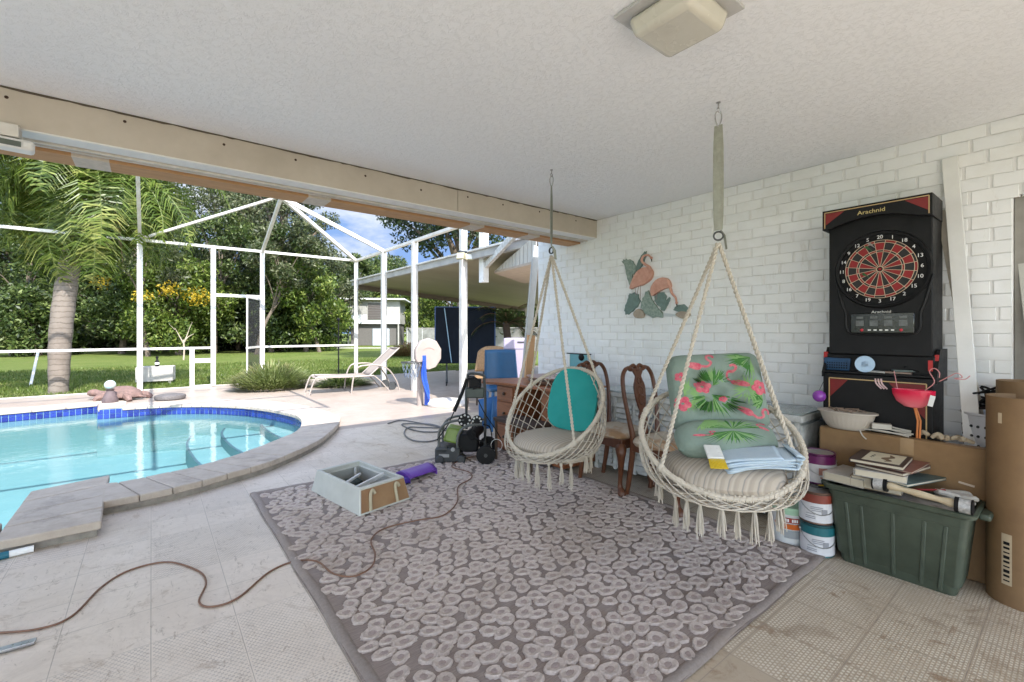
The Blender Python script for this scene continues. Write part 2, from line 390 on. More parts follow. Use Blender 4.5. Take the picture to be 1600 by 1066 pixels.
# raised edge under the near coping
m = MB()
o2 = [p.to_2d() for p in catmull([p.to_3d() for p in near_out], 6)]
def inset(P, d):
    r_ = []
    for i, p in enumerate(P):
        a = P[max(0, i-1)]; b = P[min(len(P)-1, i+1)]; t = (b-a).normalized(); r_.append(p+Vector((-t.y, t.x))*d)
    return r_
io = inset(o2, .03)
pl = [Vector((-6, 3.80)), Vector((-.27, 3.91)), Vector((-.29, 4.40))]+io
for i in range(len(pl)-1):
    a, b = pl[i], pl[i+1]; m.add([(a.x, a.y, -.01), (b.x, b.y, -.01), (b.x, b.y, zcop(b.y)-.05), (a.x, a.y, zcop(a.y)-.05)], [(0, 1, 2, 3)])
ip = inner[:3]+s_in
for i in range(len(ip)-1):
    a, b = ip[i], ip[i+1]; m.add([(a.x, a.y, -.1), (b.x, b.y, -.1), (b.x, b.y, zcop(b.y)-.05), (a.x, a.y, zcop(a.y)-.05)], [(0, 1, 2, 3)])
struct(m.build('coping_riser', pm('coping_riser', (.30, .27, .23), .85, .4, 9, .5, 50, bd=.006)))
# pool walls, tile band, floor, steps, water
PLAST = pm('pool_plaster', (.22, .38, .41), .6, .1, 3, .1, 30, col2=(.185, .35, .385))
def tile_mat():
    n = NT('blue_pool_tile'); r = n.island()
    c = n.mix(r, (.008, .018, .15), (.02, .05, .28)); return n.fin(c, .12)
WAT = -.15
m = MB()
for i in range(len(inner)):
    a, b = inner[i], inner[(i+1) % len(inner)]
    m.add([(a.x, a.y, -1.5), (b.x, b.y, -1.5), (b.x, b.y, -.005), (a.x, a.y, -.005)], [(0, 1, 2, 3)])
m.prism([(p.x, p.y) for p in inner], -.84, -.80)
struct(m.build('pool_basin', PLAST, smooth=False))
m = MB()
tp = inner[2:]
tl = resample(tp, int(sum((tp[i+1]-tp[i]).length for i in range(len(tp)-1))/.078))
cen = Vector((-2., 7.6))
for row, (z0, z1) in enumerate([(-.162, -.088), (-.083, -.009)]):
    for i in range(len(tl)-1):
        a, b = tl[i], tl[i+1]; d = (b-a).normalized(); nrm = Vector((-d.y, d.x)); 
        if nrm.dot(cen-a) < 0: nrm = -nrm
        a2 = a+d*.003+nrm*.006; b2 = b-d*.003+nrm*.006
        m.add([(a2.x, a2.y, z0), (b2.x, b2.y, z0), (b2.x, b2.y, z1), (a2.x, a2.y, z1)], [(0, 1, 2, 3)])
struct(m.build('waterline_tile', tile_mat(), smooth=False, recalc=False))
m = MB()
for k, (px, z) in enumerate([([(430, 640), (414, 649), (406, 662), (420, 676), (445, 688)], -.27), ([(380, 651), (364, 658), (345, 676), (358, 696), (384, 712)], -.40), ([(330, 655), (314, 666), (291, 691), (300, 715), (318, 733)], -.54)]):
    cv = catmull([G(u, v, z) for u, v in px], 6); a = cv[0]; b = cv[-1]
    poly = [(p.x, p.y) for p in cv]+[(1.4, 5.2), (2.6, 6.8), (2.5, 9.6)]
    m.mat(0).prism(poly, -.83, z)
    m.mat(1)
    for i in range(len(cv)-1):
        p, q = cv[i], cv[i+1]; nn = Vector((-(q-p).y, (q-p).x, 0)).normalized(); nn = nn if nn.x > 0 else -nn
        m.add([p+Vector((0, 0, .003)), q+Vector((0, 0, .003)), q+nn*.035+Vector((0, 0, .003)), p+nn*.035+Vector((0, 0, .003))], [(0, 1, 2, 3)])
struct(m.build('pool_steps', [PLAST, pm('step_trim_tile', (.10, .16, .22), .4)], smooth=False))
n = NT('pool_water'); n.t.nodes.remove(n.p)
tr = n.n('ShaderNodeBsdfTransparent'); tr.inputs[0].default_value = (.86, .955, .96, 1); gl = n.n('ShaderNodeBsdfGlossy'); gl.inputs['Roughness'].default_value = .02
fr = n.n('ShaderNodeFresnel'); fr.inputs[0].default_value = 1.33; ms = n.n('ShaderNodeMixShader')
bp = n.n('ShaderNodeBump'); bp.inputs['Strength'].default_value = .16; bp.inputs['Distance'].default_value = .02
n.l(n.noise(4, 4, .5, n.map((1, 1.8, 1)), .6), bp.inputs['Height']); n.l(bp.outputs[0], fr.inputs['Normal']); n.l(bp.outputs[0], gl.inputs['Normal'])
n.l(fr.outputs[0], ms.inputs[0]); n.l(tr.outputs[0], ms.inputs[1]); n.l(gl.outputs[0], ms.inputs[2]); n.l(ms.outputs[0], n.out.inputs[0])
m = MB(); m.prism([(p.x, p.y) for p in inner], WAT-.001, WAT); m.f = [f for f in m.f if all(i >= len(inner) for i in f)]; m.f = [f if (Vector(m.v[f[1]])-Vector(m.v[f[0]])).cross(Vector(m.v[f[2]])-Vector(m.v[f[0]])).z > 0 else f[::-1] for f in m.f]; m.m = m.m[:len(m.f)]
struct(m.build('pool_water', n.mt, smooth=False, recalc=False))

def grass_mat():
    n = NT('lawn'); c = n.mix(n.ramp(n.noise(.5, 8, .7), [(.35, 0.), (.65, 1.)]), (.115, .16, .03), (.18, .20, .055))
    c = n.mix(n.ramp(n.noise(9, 6, .8), [(.4, 0.), (.7, 1.)]), c, (.07, .105, .018))
    c = n.mix(n.ramp(n.noise(1.3, 5, .8), [(.58, 0.), (.75, .8)]), c, (.26, .21, .10))
    n.bump(n.noise(60, 6, .8), 1., .05); return n.fin(c, .9, Specular_IOR_Level=.15)
GRASS = grass_mat()
m = MB(); z = -.02; B = 260
xs = [-B, -7.4, 13.9, B]; ys = [-B, -7.9, 12.8, B]
for i in range(3):
    for j in range(3):
        if i == 1 and j == 1: continue
        m.add([(xs[i], ys[j], z), (xs[i+1], ys[j], z), (xs[i+1], ys[j+1], z), (xs[i], ys[j+1], z)], [(0, 1, 2, 3)])
g = m.build('lawn', GRASS, smooth=False); struct(g)
# deck edge kerb
struct(MB().b2(-7.5, 7.9, 12.95, 13.03, -.05, .012).build('deck_edge', pm('deck_edge', (.55, .49, .43), .8, .3, 6, .4), bevel=.006))
# short grass blades near the deck
def blades(name, n_, xr, yr, hh, mt, bare=0):
    x = np.random.uniform(*xr, n_); y = yr[0]+(yr[1]-yr[0])*np.random.rand(n_)**1.6
    h = np.random.uniform(hh*.5, hh, n_); a = np.random.uniform(0, 2*PI, n_); wd = .006+.004*np.random.rand(n_)+.0006*(y-yr[0])
    lx = np.random.normal(0, .03, n_); ly = np.random.normal(0, .03, n_)
    V = np.zeros((n_, 3, 3)); V[:, 0] = np.c_[x-np.cos(a)*wd, y-np.sin(a)*wd, np.full(n_, -.02)]; V[:, 1] = np.c_[x+np.cos(a)*wd, y+np.sin(a)*wd, np.full(n_, -.02)]
    V[:, 2] = np.c_[x+lx, y+ly, h]
    return npmesh(name, V.reshape(-1, 3), np.arange(n_*3).reshape(-1, 3), mt)
def npmesh(name, V, F, mats, mi=None):
    me = bpy.data.meshes.new(name); k = F.shape[1]
    me.vertices.add(len(V)); me.vertices.foreach_set('co', np.ascontiguousarray(V, dtype=np.float32).ravel())
    me.loops.add(F.size); me.loops.foreach_set('vertex_index', F.ravel().astype(np.int32))
    me.polygons.add(len(F)); me.polygons.foreach_set('loop_start', np.arange(0, F.size, k, dtype=np.int32))
    for mt in (mats if isinstance(mats, (list, tuple)) else [mats]): me.materials.append(mt)
    if mi is not None: me.polygons.foreach_set('material_index', mi.astype(np.int32))
    me.update(calc_edges=True); me.validate()
    o = bpy.data.objects.new(name, me); C.objects.link(o); return o
def leaf_mat(name, a, b, c_, trans=.35, rough=.45):
    n = NT(name); r = n.island()
    col = n.ramp(r, [(0, tuple(q*.55 for q in a)), (.3, a), (.65, b), (.93, c_), (1., tuple(min(.7, q*1.35) for q in c_))])
    col = n.mix(n.ramp(n.noise(.55, 4, .7), [(.42, 0.), (.62, .75)]), col, a)
    col = n.mix(n.ramp(n.noise(1.1, 4, .7, n.map((1, 1, 1), loc=(7, 3, 1))), [(.56, 0.), (.7, .55)]), col, (b[0]*1.25, b[1]*.8, b[2]*1.3))
    t = n.n('ShaderNodeBsdfTranslucent'); n.l(col, t.inputs[0]); ms = n.n('ShaderNodeMixShader'); ms.inputs[0].default_value = trans
    n.fin(col, rough, 0, Specular_IOR_Level=.35); n.l(n.p.outputs[0], ms.inputs[1]); n.l(t.outputs[0], ms.inputs[2]); n.l(ms.outputs[0], n.out.inputs[0]); return n.mt
BLADE = leaf_mat('grass_blades', (.09, .14, .02), (.15, .20, .04), (.25, .25, .09))
tag(blades('grass', 60000, (-6, 12), (13.04, 22), .07, BLADE), 'short green lawn grass growing behind the pool enclosure', 'grass', kind='stuff')

# ------------------------------------------------------------ ceiling, roof, header beam
def ceil_mat():
    n = NT('textured_ceiling')
    a = n.ramp(n.noise(38, 6, .75, dist=.7), [(.50, 0.), (.60, 1.)]); b = n.noise(110, 4)
    n.bump(n.ma('ADD', a, n.ma('MULTIPLY', b, .35)), .42, .005)
    c = n.mix(n.ramp(n.noise(1.1, 5), [(.3, 0.), (.7, 1.)]), (.86, .88, .905), (.83, .85, .88)); return n.fin(c, .8, Specular_IOR_Level=.2)
YB = 3.3
m = MB(); m.b2(-4.6, WALLX, -2.45, YB, CEIL, CEIL+.04)
struct(m.build('ceiling', ceil_mat(), smooth=False))
m = MB(); m.b2(-4.7, 4.15, -2.5, 4.02, CEIL+.045, CEIL+.09)
struct(m.build('porch_roof', pm('roof_deck', (.4, .38, .36), .9)))
BEIGE = pm('beige_primer', (.54, .485, .42), .7, .1, 2.6, .3, 22, col2=(.45, .40, .34))
m = MB(); rs_ = random.Random(1)
t = thing('header_beam', 'long beige beam with nail holes, raw wood edge and white tracks over the pool opening', 'beam', (0, YB, 2.31))
m = MB(); m.b2(-4.6, 2.02, -.012, .03, 0, .19)
m.b2(2.026, WALLX, -.012, .03, 0, .19); m.mat(1)
for u, v in [(10, 152), (195, 190), (350, 226), (462, 250), (571, 275), (658, 297), (731, 308), (786, 320), (843, 331), (900, 345)]:
    p = WY(u, v, YB-.013); m.sph((p.x, -.013, p.z-2.31), .008, 8, (1, .3, 1))
m.build('face_board', [BEIGE, pm('rust', (.05, .025, .015), .8)], t, bevel=.003)
m = MB()
for u, v, s in [(525, 246, .10), (572, 259, .07), (700, 290, .08)]:
    p = WY(u, v, YB-.014); m.sph((p.x, -.012, p.z-2.31), s, 14, (1.3, .03, .16))
m.build('filler_patch', pm('filler', (.75, .78, .80), .8, .15, 20, .4), t)
m = MB(); x = -4.5; pts_ = []
while x < WALLX-.02: pts_.append((x, .183+rs_.uniform(-.006, .002))); x += rs_.uniform(.02, .09)
pts_.append((WALLX, .184)); m.prism(pts_+[(WALLX, .1895), (-4.5, .1895)], 0, .003, lambda a, b, h: Vector((a, -.012-h, b))); m.build('dark_gap', pm('dark_gap', (.10, .08, .06), .9), t, smooth=False)
m = MB(); m.b2(-4.6, WALLX, .03, .43, .004, .19); m.build('core', pm('beam_core', (.5, .46, .40), .8, .3), t)
m = MB(); m.b2(-4.6, WALLX, -.008, .115, -.008, .003); m.build('lower_trim', W_PAINT, t, bevel=.002)
m = MB()
for y0, y1, z0 in [(.125, .14, -.02), (.155, .165, -.012), (.178, .19, -.02), (.205, .215, -.012)]: m.b2(-4.6, WALLX, y0, y1, z0, .003)
m.build('door_track', W_ALU, t)
m = MB(); m.b2(-4.6, WALLX, .225, .425, -.03, .003); m.mat(1)
for x in (-.35, .9, 2.3, 3.0): m.b2(x, x+.16, .224, .427, -.0312, -.0005)
m.build('raw_board', [wood('raw_pine', (.52, .30, .15), (.40, .22, .10), .7, 0), pm('primer_smear', (.62, .55, .48), .8, .2, 30)], t)

# ------------------------------------------------------------ white painted brick wall
def brick_mat():
    n = NT('white_painted_brick'); r = n.island()
    c = n.mix(r, (.78, .795, .815), (.82, .83, .84)); 
    c = n.mix(n.ramp(n.noise(2.5, 7, .7), [(.5, 0.), (.75, .4)]), c, (.60, .58, .54))
    c = n.mix(n.ramp(n.noise(5, 8, .8, n.map((1, 1, .3))), [(.60, 0.), (.72, .55)]), c, (.50, .47, .42))
    n.bump(n.ma('ADD', n.noise(14, 5, .6), n.ma('MULTIPLY', n.noise(70, 4), .35)), .4, .005); return n.fin(c, .5)
t = thing('brick_wall', 'white painted brick wall of the porch with a doorway at its near end', 'wall', (WALLX, 0, 0))
m = MB(); DO, DZ = .257, 2.06
course, bl = .0757, .2055
mort = MB(); mort.b2(-.0045, .22, DO, 4.24, 0, CEIL); mort.b2(-.0045, .22, -.72, DO, DZ, CEIL); mort.b2(-.0045, .22, -3.2, -.72, 0, CEIL)
mort.build('mortar', pm('painted_mortar', (.78, .78, .78), .7, .12, 8, .5, 50), t)
def jit(): return random.uniform(-.0022, .0022)
for j in range(33):
    z0 = j*course+.0012; z1 = min((j+1)*course-.0012, CEIL-.001)
    if z1-z0 < .02: continue
    y = 4.24; first = True
    while y > -3.2:
        ln = (bl*.5 if (j % 2 and first) else bl)+random.uniform(-.004, .004); first = False
        ya, yb = y-ln+.006, y-.002; y -= ln
        for (lo, hi) in ([(-3.2, -.72), (DO, 4.24)] if z0 < DZ-.02 else [(-3.2, 4.24)]):
            a, b = max(ya, lo), min(yb, hi)
            if b-a < .015: continue
            if random.random() < .2: z0b = z0+random.uniform(0, .003)
            else: z0b = z0
            d = -.0095+random.uniform(-.002, .0015); nx = 5; vs = []; ti = random.uniform(-.002, .002)
            for q, (zz, e) in enumerate([(z0b, .008), (z0b+.003, 0), ((z0b+z1)/2, 0), (z1-.003, 0), (z1, .008)]):
                for i in range(nx+1):
                    s = i/nx; yy = a+(b-a)*s; edge = (i in (0, nx))
                    x = .002 if edge else (d+.0022 if q in (0, 4) else d+jit()*.7+ti*(s-.5))
                    vs.append((x, yy+(jit() if edge else 0)+(0 if edge else 0), zz+jit()*.8 if q not in (0, 4) else zz+jit()*.6))
                # pull the inner columns close to the ends for a crisp arris
            for q in range(5):
                k = q*(nx+1); vs[k+1] = (vs[k+1][0], a+.006, vs[k+1][2]); vs[k+nx-1] = (vs[k+nx-1][0], b-.006, vs[k+nx-1][2])
            W = nx+1; m.add(vs, [(q*W+i, q*W+i+1, (q+1)*W+i+1, (q+1)*W+i) for q in range(4) for i in range(nx)])
m.build('brickwork', brick_mat(), t, ang=24, recalc=False)
# dark far return of the wall end and the doorway
fr_ = MB(); x0 = .02
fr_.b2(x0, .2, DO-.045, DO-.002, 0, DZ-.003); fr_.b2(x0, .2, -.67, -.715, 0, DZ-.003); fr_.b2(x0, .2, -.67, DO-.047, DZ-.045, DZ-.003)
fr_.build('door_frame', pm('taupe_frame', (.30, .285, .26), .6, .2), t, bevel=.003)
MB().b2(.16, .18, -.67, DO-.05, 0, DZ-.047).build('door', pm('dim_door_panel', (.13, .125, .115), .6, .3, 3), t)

# ------------------------------------------------------------ pool enclosure
cage = thing('pool_enclosure', 'white aluminium pool cage frame with a hip roof and open bays', 'pool enclosure', (0, 12.8, 0))
Z1, Z2 = 3.29, 4.17; YF, XR, YP, XP = 12.8, 4.53, 10.7, 2.18
def cagebar(name, a, b, wd=.06, hd=.06, up=(0, 0, 1)):
    m = MB(); o_ = Vector((0, 12.8, 0)); m.beam(Vector(a)-o_, Vector(b)-o_, wd, hd, up); return m.build(name, W_ALU, cage, bevel=.004)
for x in (-4.6, -.19, 1.15, 2.18, XR):
    zt = 3.29; cagebar('post', (x, YF, .012), (x, YF, zt-.03), .055, .1)
for y, wd in ((10.84, .12), (9.16, .12), (7.17, .12)):
    cagebar('post', (XR+.0, y, 0), (XR+.0, y, 3.25), .10, wd, (1, 0, 0))
cagebar('eave_rail', (-8, YF, Z1), (XR, YF, Z1), .07, .06)
cagebar('eave_rail', (XR, YF, Z1), (XR, 4.1, Z1-.02), .08, .06)
cagebar('lower_rail', (-8, YF, .915), (1.10, YF, .915), .05, .05)
cagebar('lower_rail', (2.22, YF, .915), (XR-.03, YF, .915), .05, .05)
P = (XP, YP, Z2)
cagebar('rafter', (XP, YF, Z1), P, .06, .09); cagebar('rafter', (XR, YF, Z1), P, .06, .09)
cagebar('rafter', (XR, 10.84, Z1), P, .06, .09); cagebar('rafter', (-.19, YF, Z1), (-.19, YP, Z2), .06, .09)
cagebar('rafter', (-.19, YF, Z1+.02), (XP-.02, YP, Z2+.01), .05, .05); cagebar('rafter', (-4.6, YF, Z1), (-4.6, YP, Z2), .06, .09)
for x in (-4.6, -.19, XP): cagebar('roof_beam', (x, YP, Z2), (x, 4.35, Z2-.05), .06, .09)
for y in (YP, 8.4, 6.2, 4.4): cagebar('purlin', (-8, y, Z2), (XP, y, Z2), .05, .05)
# door bay between the posts at 1.15 and 2.18
cagebar('door_header', (1.18, YF, 2.16), (2.15, YF, 2.16), .05, .07)
cagebar('kick_rail', (.72, YF, .03), (1.12, YF, .03), .05, .05); 
for x in (.74,): cagebar('pet_door_post', (x, YF, .01), (x, YF, .89), .04, .09)
cagebar('pet_door_rail', (.77, YF, .62), (1.12, YF, .62), .04, .1)
SCR = bpy.data.materials.new('insect_screen'); SCR.use_nodes = True
p_ = SCR.node_tree.nodes['Principled BSDF']; p_.inputs['Base Color'].default_value = (.03, .03, .03, 1); p_.inputs['Alpha'].default_value = .42; p_.inputs['Roughness'].default_value = .8
# open screen door, hinged on the post at 2.18
dr = thing('d', 'x', 'x'); C.objects.unlink(dr); bpy.data.objects.remove(dr)
def doorpart(name, mbf, mt, par, **k):
    m = MB(); mbf(m); return m.build(name, mt, par, **k)
hx, hy = 2.14, YF-.03; dv = Vector((-.45, -.89, 0)).normalized()
def dp(s, z): p = Vector((hx, hy-12.8, 0))+dv*s; return Vector((p.x, p.y, z))
def dframe(m):
    m.beam(dp(.03, .04), dp(.03, 2.1), .05, .03); m.beam(dp(.92, .04), dp(.92, 2.1), .05, .03)
    m.beam(dp(.0, .06), dp(.95, .06), .03, .07); m.beam(dp(.0, 2.09), dp(.95, 2.09), .03, .05); m.beam(dp(.0, .92), dp(.95, .92), .03, .05)
sdoor = doorpart('screen_door', dframe, W_ALU, cage, bevel=.003)
def dscr(m): m.beam(dp(.05, .08+.92-.46), dp(.90, .08+.92-.46), .002, .82); m.beam(dp(.05, 1.5), dp(.90, 1.5), .002, 1.12)
doorpart('screen', dscr, SCR, sdoor)
def dhan(m): m.tube([dp(.90, 1.0)+Vector((-.02, 0, 0)), dp(.76, 1.0)+Vector((-.08, 0, 0)), dp(.7, 1.0)+Vector((-.08, 0, 0))], .008, 6)
doorpart('handle', dhan, BLACK, sdoor)

# ------------------------------------------------------------ covered patio beyond, roof corner with siding
t = thing('patio_cover', 'flat white roofed patio cover with deep gutter and stained soffit beyond the cage', 'patio cover', (4.62, 5, 0))
def pcz(x): return 2.66-.075*(x-4.7)
m = MB(); x0, x1, y0, y1 = .06, 6.5, -.6, 8.25
def SL(x, y, z): return Vector((x, y, z))
a = [SL(x0, y0, 2.66), SL(x1, y0, 2.18), SL(x1, y1, 2.18), SL(x0, y1, 2.66)]; b = [p+Vector((0, 0, .1)) for p in a]
m.add(a+b, [(0, 1, 2, 3), (4, 5, 6, 7), (0, 1, 5, 4), (1, 2, 6, 5), (2, 3, 7, 6), (3, 0, 4, 7)])
def soff():
    n = NT('stained_soffit'); c = n.mix(n.ramp(n.noise(.7, 6, .6, n.map((.5, 1.6, 1))), [(.3, 0.), (.7, 1.)]), (.34, .30, .22), (.24, .205, .145))
    c = n.mix(n.ramp(n.ma('FRACT', n.ma('MULTIPLY', n.xyz()[1], .8)), [(.0, .7), (.03, 0.)]), c, (.2, .18, .14)); return n.fin(c, .5)
m.build('roof_panel', soff(), t, smooth=False)
m = MB(); m.b2(-.07, .055, -.6, 8.35, 2.75, 2.785); m.build('gutter', W_ALU, t, bevel=.006); m = MB(); m.b2(-.03, .055, -.6, 8.33, 2.62, 2.748); m.build('fascia', pm('grey_fascia', (.40, .39, .37), .7, .3, 3), t, bevel=.004)
m = MB(); m.beam((.05, 8.22, 2.60), (6.5, 8.22, 2.13), .08, .14); m.build('end_beam', pm('brown_beam', (.16, .13, .10), .7), t)
m = MB(); m.b2(2.2, 3.6, 2.4, 2.62, 2.44-.12, 2.44); m.build('light_fixture', pm('warm_white_box', (.6, .55, .42), .5), t, bevel=.01)
m = MB(); m.b2(6.3, 6.4, 7.9, 8.0, 0, 2.2); m.build('post', W_ALU, t)
t = thing('house_gable', 'corner of the house roof with weathered grey board siding and flaking white rake', 'gable', (4.05, 4.3, 0))
SID = wood('weathered_siding', (.60, .58, .54), (.38, .36, .33), .8, 2)
o_ = Vector((4.05, 4.3, 0))
pA = at(838, 366, 6.6)-o_; pB = at(772, 424, 8.6)-o_; pC = at(838, 407, 6.6)-o_
m = MB()
n_ = 12
for i in range(n_):
    s0, s1 = i/n_, (i+.93)/n_
    tp0, tp1, bo0, bo1 = pB.lerp(pA, s0), pB.lerp(pA, s1), pB.lerp(pC, s0), pB.lerp(pC, s1)
    th = Vector((.02+.004*(i % 2), .012, 0)); vs = [bo0, bo1, tp1, tp0, bo0+th, bo1+th, tp1+th, tp0+th]
    m.add(vs, [(0, 1, 2, 3), (4, 5, 6, 7), (0, 1, 5, 4), (1, 2, 6, 5), (2, 3, 7, 6), (3, 0, 4, 7)])
m.build('siding', SID, t, smooth=False)
m = MB(); m.beam(pB+Vector((-.22, -.0, .06)), pA+(pA-pB)*.35+Vector((-.22, 0, .14)), .06, .11); m.build('rake_board', pm('flaking_paint', (.68, .68, .66), .8, .4, 14, .5, 40, col2=(.35, .34, .32)), t, smooth=False)
m = MB(); pD = pC+Vector((1.6, 0, 0)); m.add([pB, pC, pC+Vector((1.5, .9, -.02)), pB+Vector((1.5, .9, -.02)), pB+Vector((0, 0, -.04)), pC+Vector((0, 0, -.04)), pC+Vector((1.5, .9, -.06)), pB+Vector((1.5, .9, -.06))], [(0, 1, 2, 3), (4, 5, 6, 7), (0, 1, 5, 4), (1, 2, 6, 5), (2, 3, 7, 6), (3, 0, 4, 7)])
m.build('soffit', pm('peach_soffit', (.46, .38, .31), .8), t, smooth=False)
m = MB(); q = at(756, 395, 8.4)-o_; m.beam(q+Vector((0, 0, -.55)), q+Vector((0, 0, .6)), .14, .12); m.build('trim_post', W_PAINT, t)
# ------------------------------------------------------------ trees and plants
OAKL = leaf_mat('oak_leaves', (.045, .062, .022), (.10, .12, .045), (.20, .20, .11), .3)
BRIGHTL = leaf_mat('bright_leaves', (.06, .10, .014), (.14, .20, .03), (.30, .34, .085), .4)
DARKL = leaf_mat('dark_leaves', (.02, .035, .01), (.04, .065, .018), (.07, .10, .03), .25)
MIDL = leaf_mat('mid_leaves', (.035, .06, .014), (.08, .12, .026), (.19, .23, .07), .35)
YELLOW = leaf_mat('yellow_blossom', (.45, .30, .02), (.60, .44, .03), (.70, .56, .08), .4)
PALML = leaf_mat('palm_leaflets', (.09, .14, .022), (.19, .25, .045), (.36, .38, .11), .45, .35)
BARK = pm('bark', (.17, .13, .095), .9, .45, 5, .8, 18, bd=.03)
def leaves(centers, radii, n_, size, flat=.75, elong=1.7, rng=np.random):
    """clumps of leaf-sized quads spread near the surface of each clump"""
    n_ = int(n_*2.6); size = size*.62; w_ = np.array(radii)**2; idx = rng.choice(len(centers), n_, p=w_/w_.sum())
    c = np.array([tuple(p) for p in centers])[idx]; r = np.array(radii)[idx]
    d = rng.normal(size=(n_, 3)); d /= np.linalg.norm(d, axis=1)[:, None]
    rr = rng.rand(n_)**.45
    p = c+d*(r*rr)[:, None]*np.array([1, 1, flat])
    a = rng.normal(size=(n_, 3))+np.array([0, 0, -.25]); a /= np.linalg.norm(a, axis=1)[:, None]
    b = np.cross(a, rng.normal(size=(n_, 3))+d*.6); b /= np.linalg.norm(b, axis=1)[:, None]+1e-9
    s = size*rng.uniform(.6, 1.35, n_)
    L_ = a*(s*elong/2)[:, None]; W_ = b*(s/2)[:, None]
    V = np.stack([p-L_, p+W_*.7-L_*.1, p+L_, p-W_*.7-L_*.1], 1)
    return V.reshape(-1, 3)
def tree(name, label, base, H, R, mt, n_=7000, size=.3, tr=.22, lean=(0, 0), clumps=26, lowest=.3, cat='tree', group='trees behind the lawn', mul=1, seed=None, extra=None, spread=.38):
    rs = random.Random(seed or int(abs(base[0]*31+base[1]*17+H*7))); nr = np.random.RandomState(rs.randint(0, 99999))
    t = thing(name, label, cat, base, 0, group)
    m = MB(); top = Vector((lean[0], lean[1], H*.72)); nt_ = rs.choice([1, 2, 2])
    cs, rds = [], []
    trunk = catmull([(0, 0, -.1), (lean[0]*.2+rs.uniform(-.1, .1), lean[1]*.2, H*.2), (lean[0]*.6+rs.uniform(-.3, .3), lean[1]*.6, H*.45), top], 4)
    m.tube(trunk, [tr*(1.25-.9*i/(len(trunk)-1)) for i in range(len(trunk))], 9)
    for k in range(clumps):
        z = H*(lowest+(1-lowest)*((k+.5)/clumps)**.85); s = (z/H-lowest)/(1-lowest)
        prof = (math.sin(PI*(.16+.74*s)))**.7; a = k*2.4+rs.uniform(-.5, .5); q = R*prof*rs.uniform(.35, .95)
        fx = trunk[min(len(trunk)-1, int(min(1, z/(H*.72))*(len(trunk)-1)))]
        c = Vector((fx.x+math.cos(a)*q, fx.y+math.sin(a)*q, z)); cr_ = R*spread*rs.uniform(.6, 1.15); cs.append(c); rds.append(cr_)
        if k % 2 == 0:
            st = trunk[max(1, int((len(trunk)-1)*min(.95, (z*.62)/(H*.72))))]
            mid = st.lerp(c, .5)+Vector((rs.uniform(-.2, .2), rs.uniform(-.2, .2), R*.12))
            bp = catmull([st, mid, c], 3); m.tube(bp, [tr*.42*(1-.8*i/(len(bp)-1)) for i in range(len(bp))], 5)
            for _ in range(2):
                e = c+Vector((rs.uniform(-1, 1), rs.uniform(-1, 1), rs.uniform(-.4, .8)))*cr_*.8; m.tube([c.lerp(mid, .3), e], [tr*.12, tr*.03], 4)
    m.build('trunk', BARK, t)
    V = leaves(cs, rds, n_*mul, size, rng=nr); npmesh('crown', V, np.arange(len(V)).reshape(-1, 4), mt).parent = t
    if extra:
        V = leaves([Vector(e[:3]) for e in extra[1]], [e[3] for e in extra[1]], extra[2], size*.7, rng=nr); npmesh('blossom', V, np.arange(len(V)).reshape(-1, 4), extra[0]).parent = t
    return t
def gp(u, dist): p = at(u, 518, dist); return (p.x, p.y, -.02)
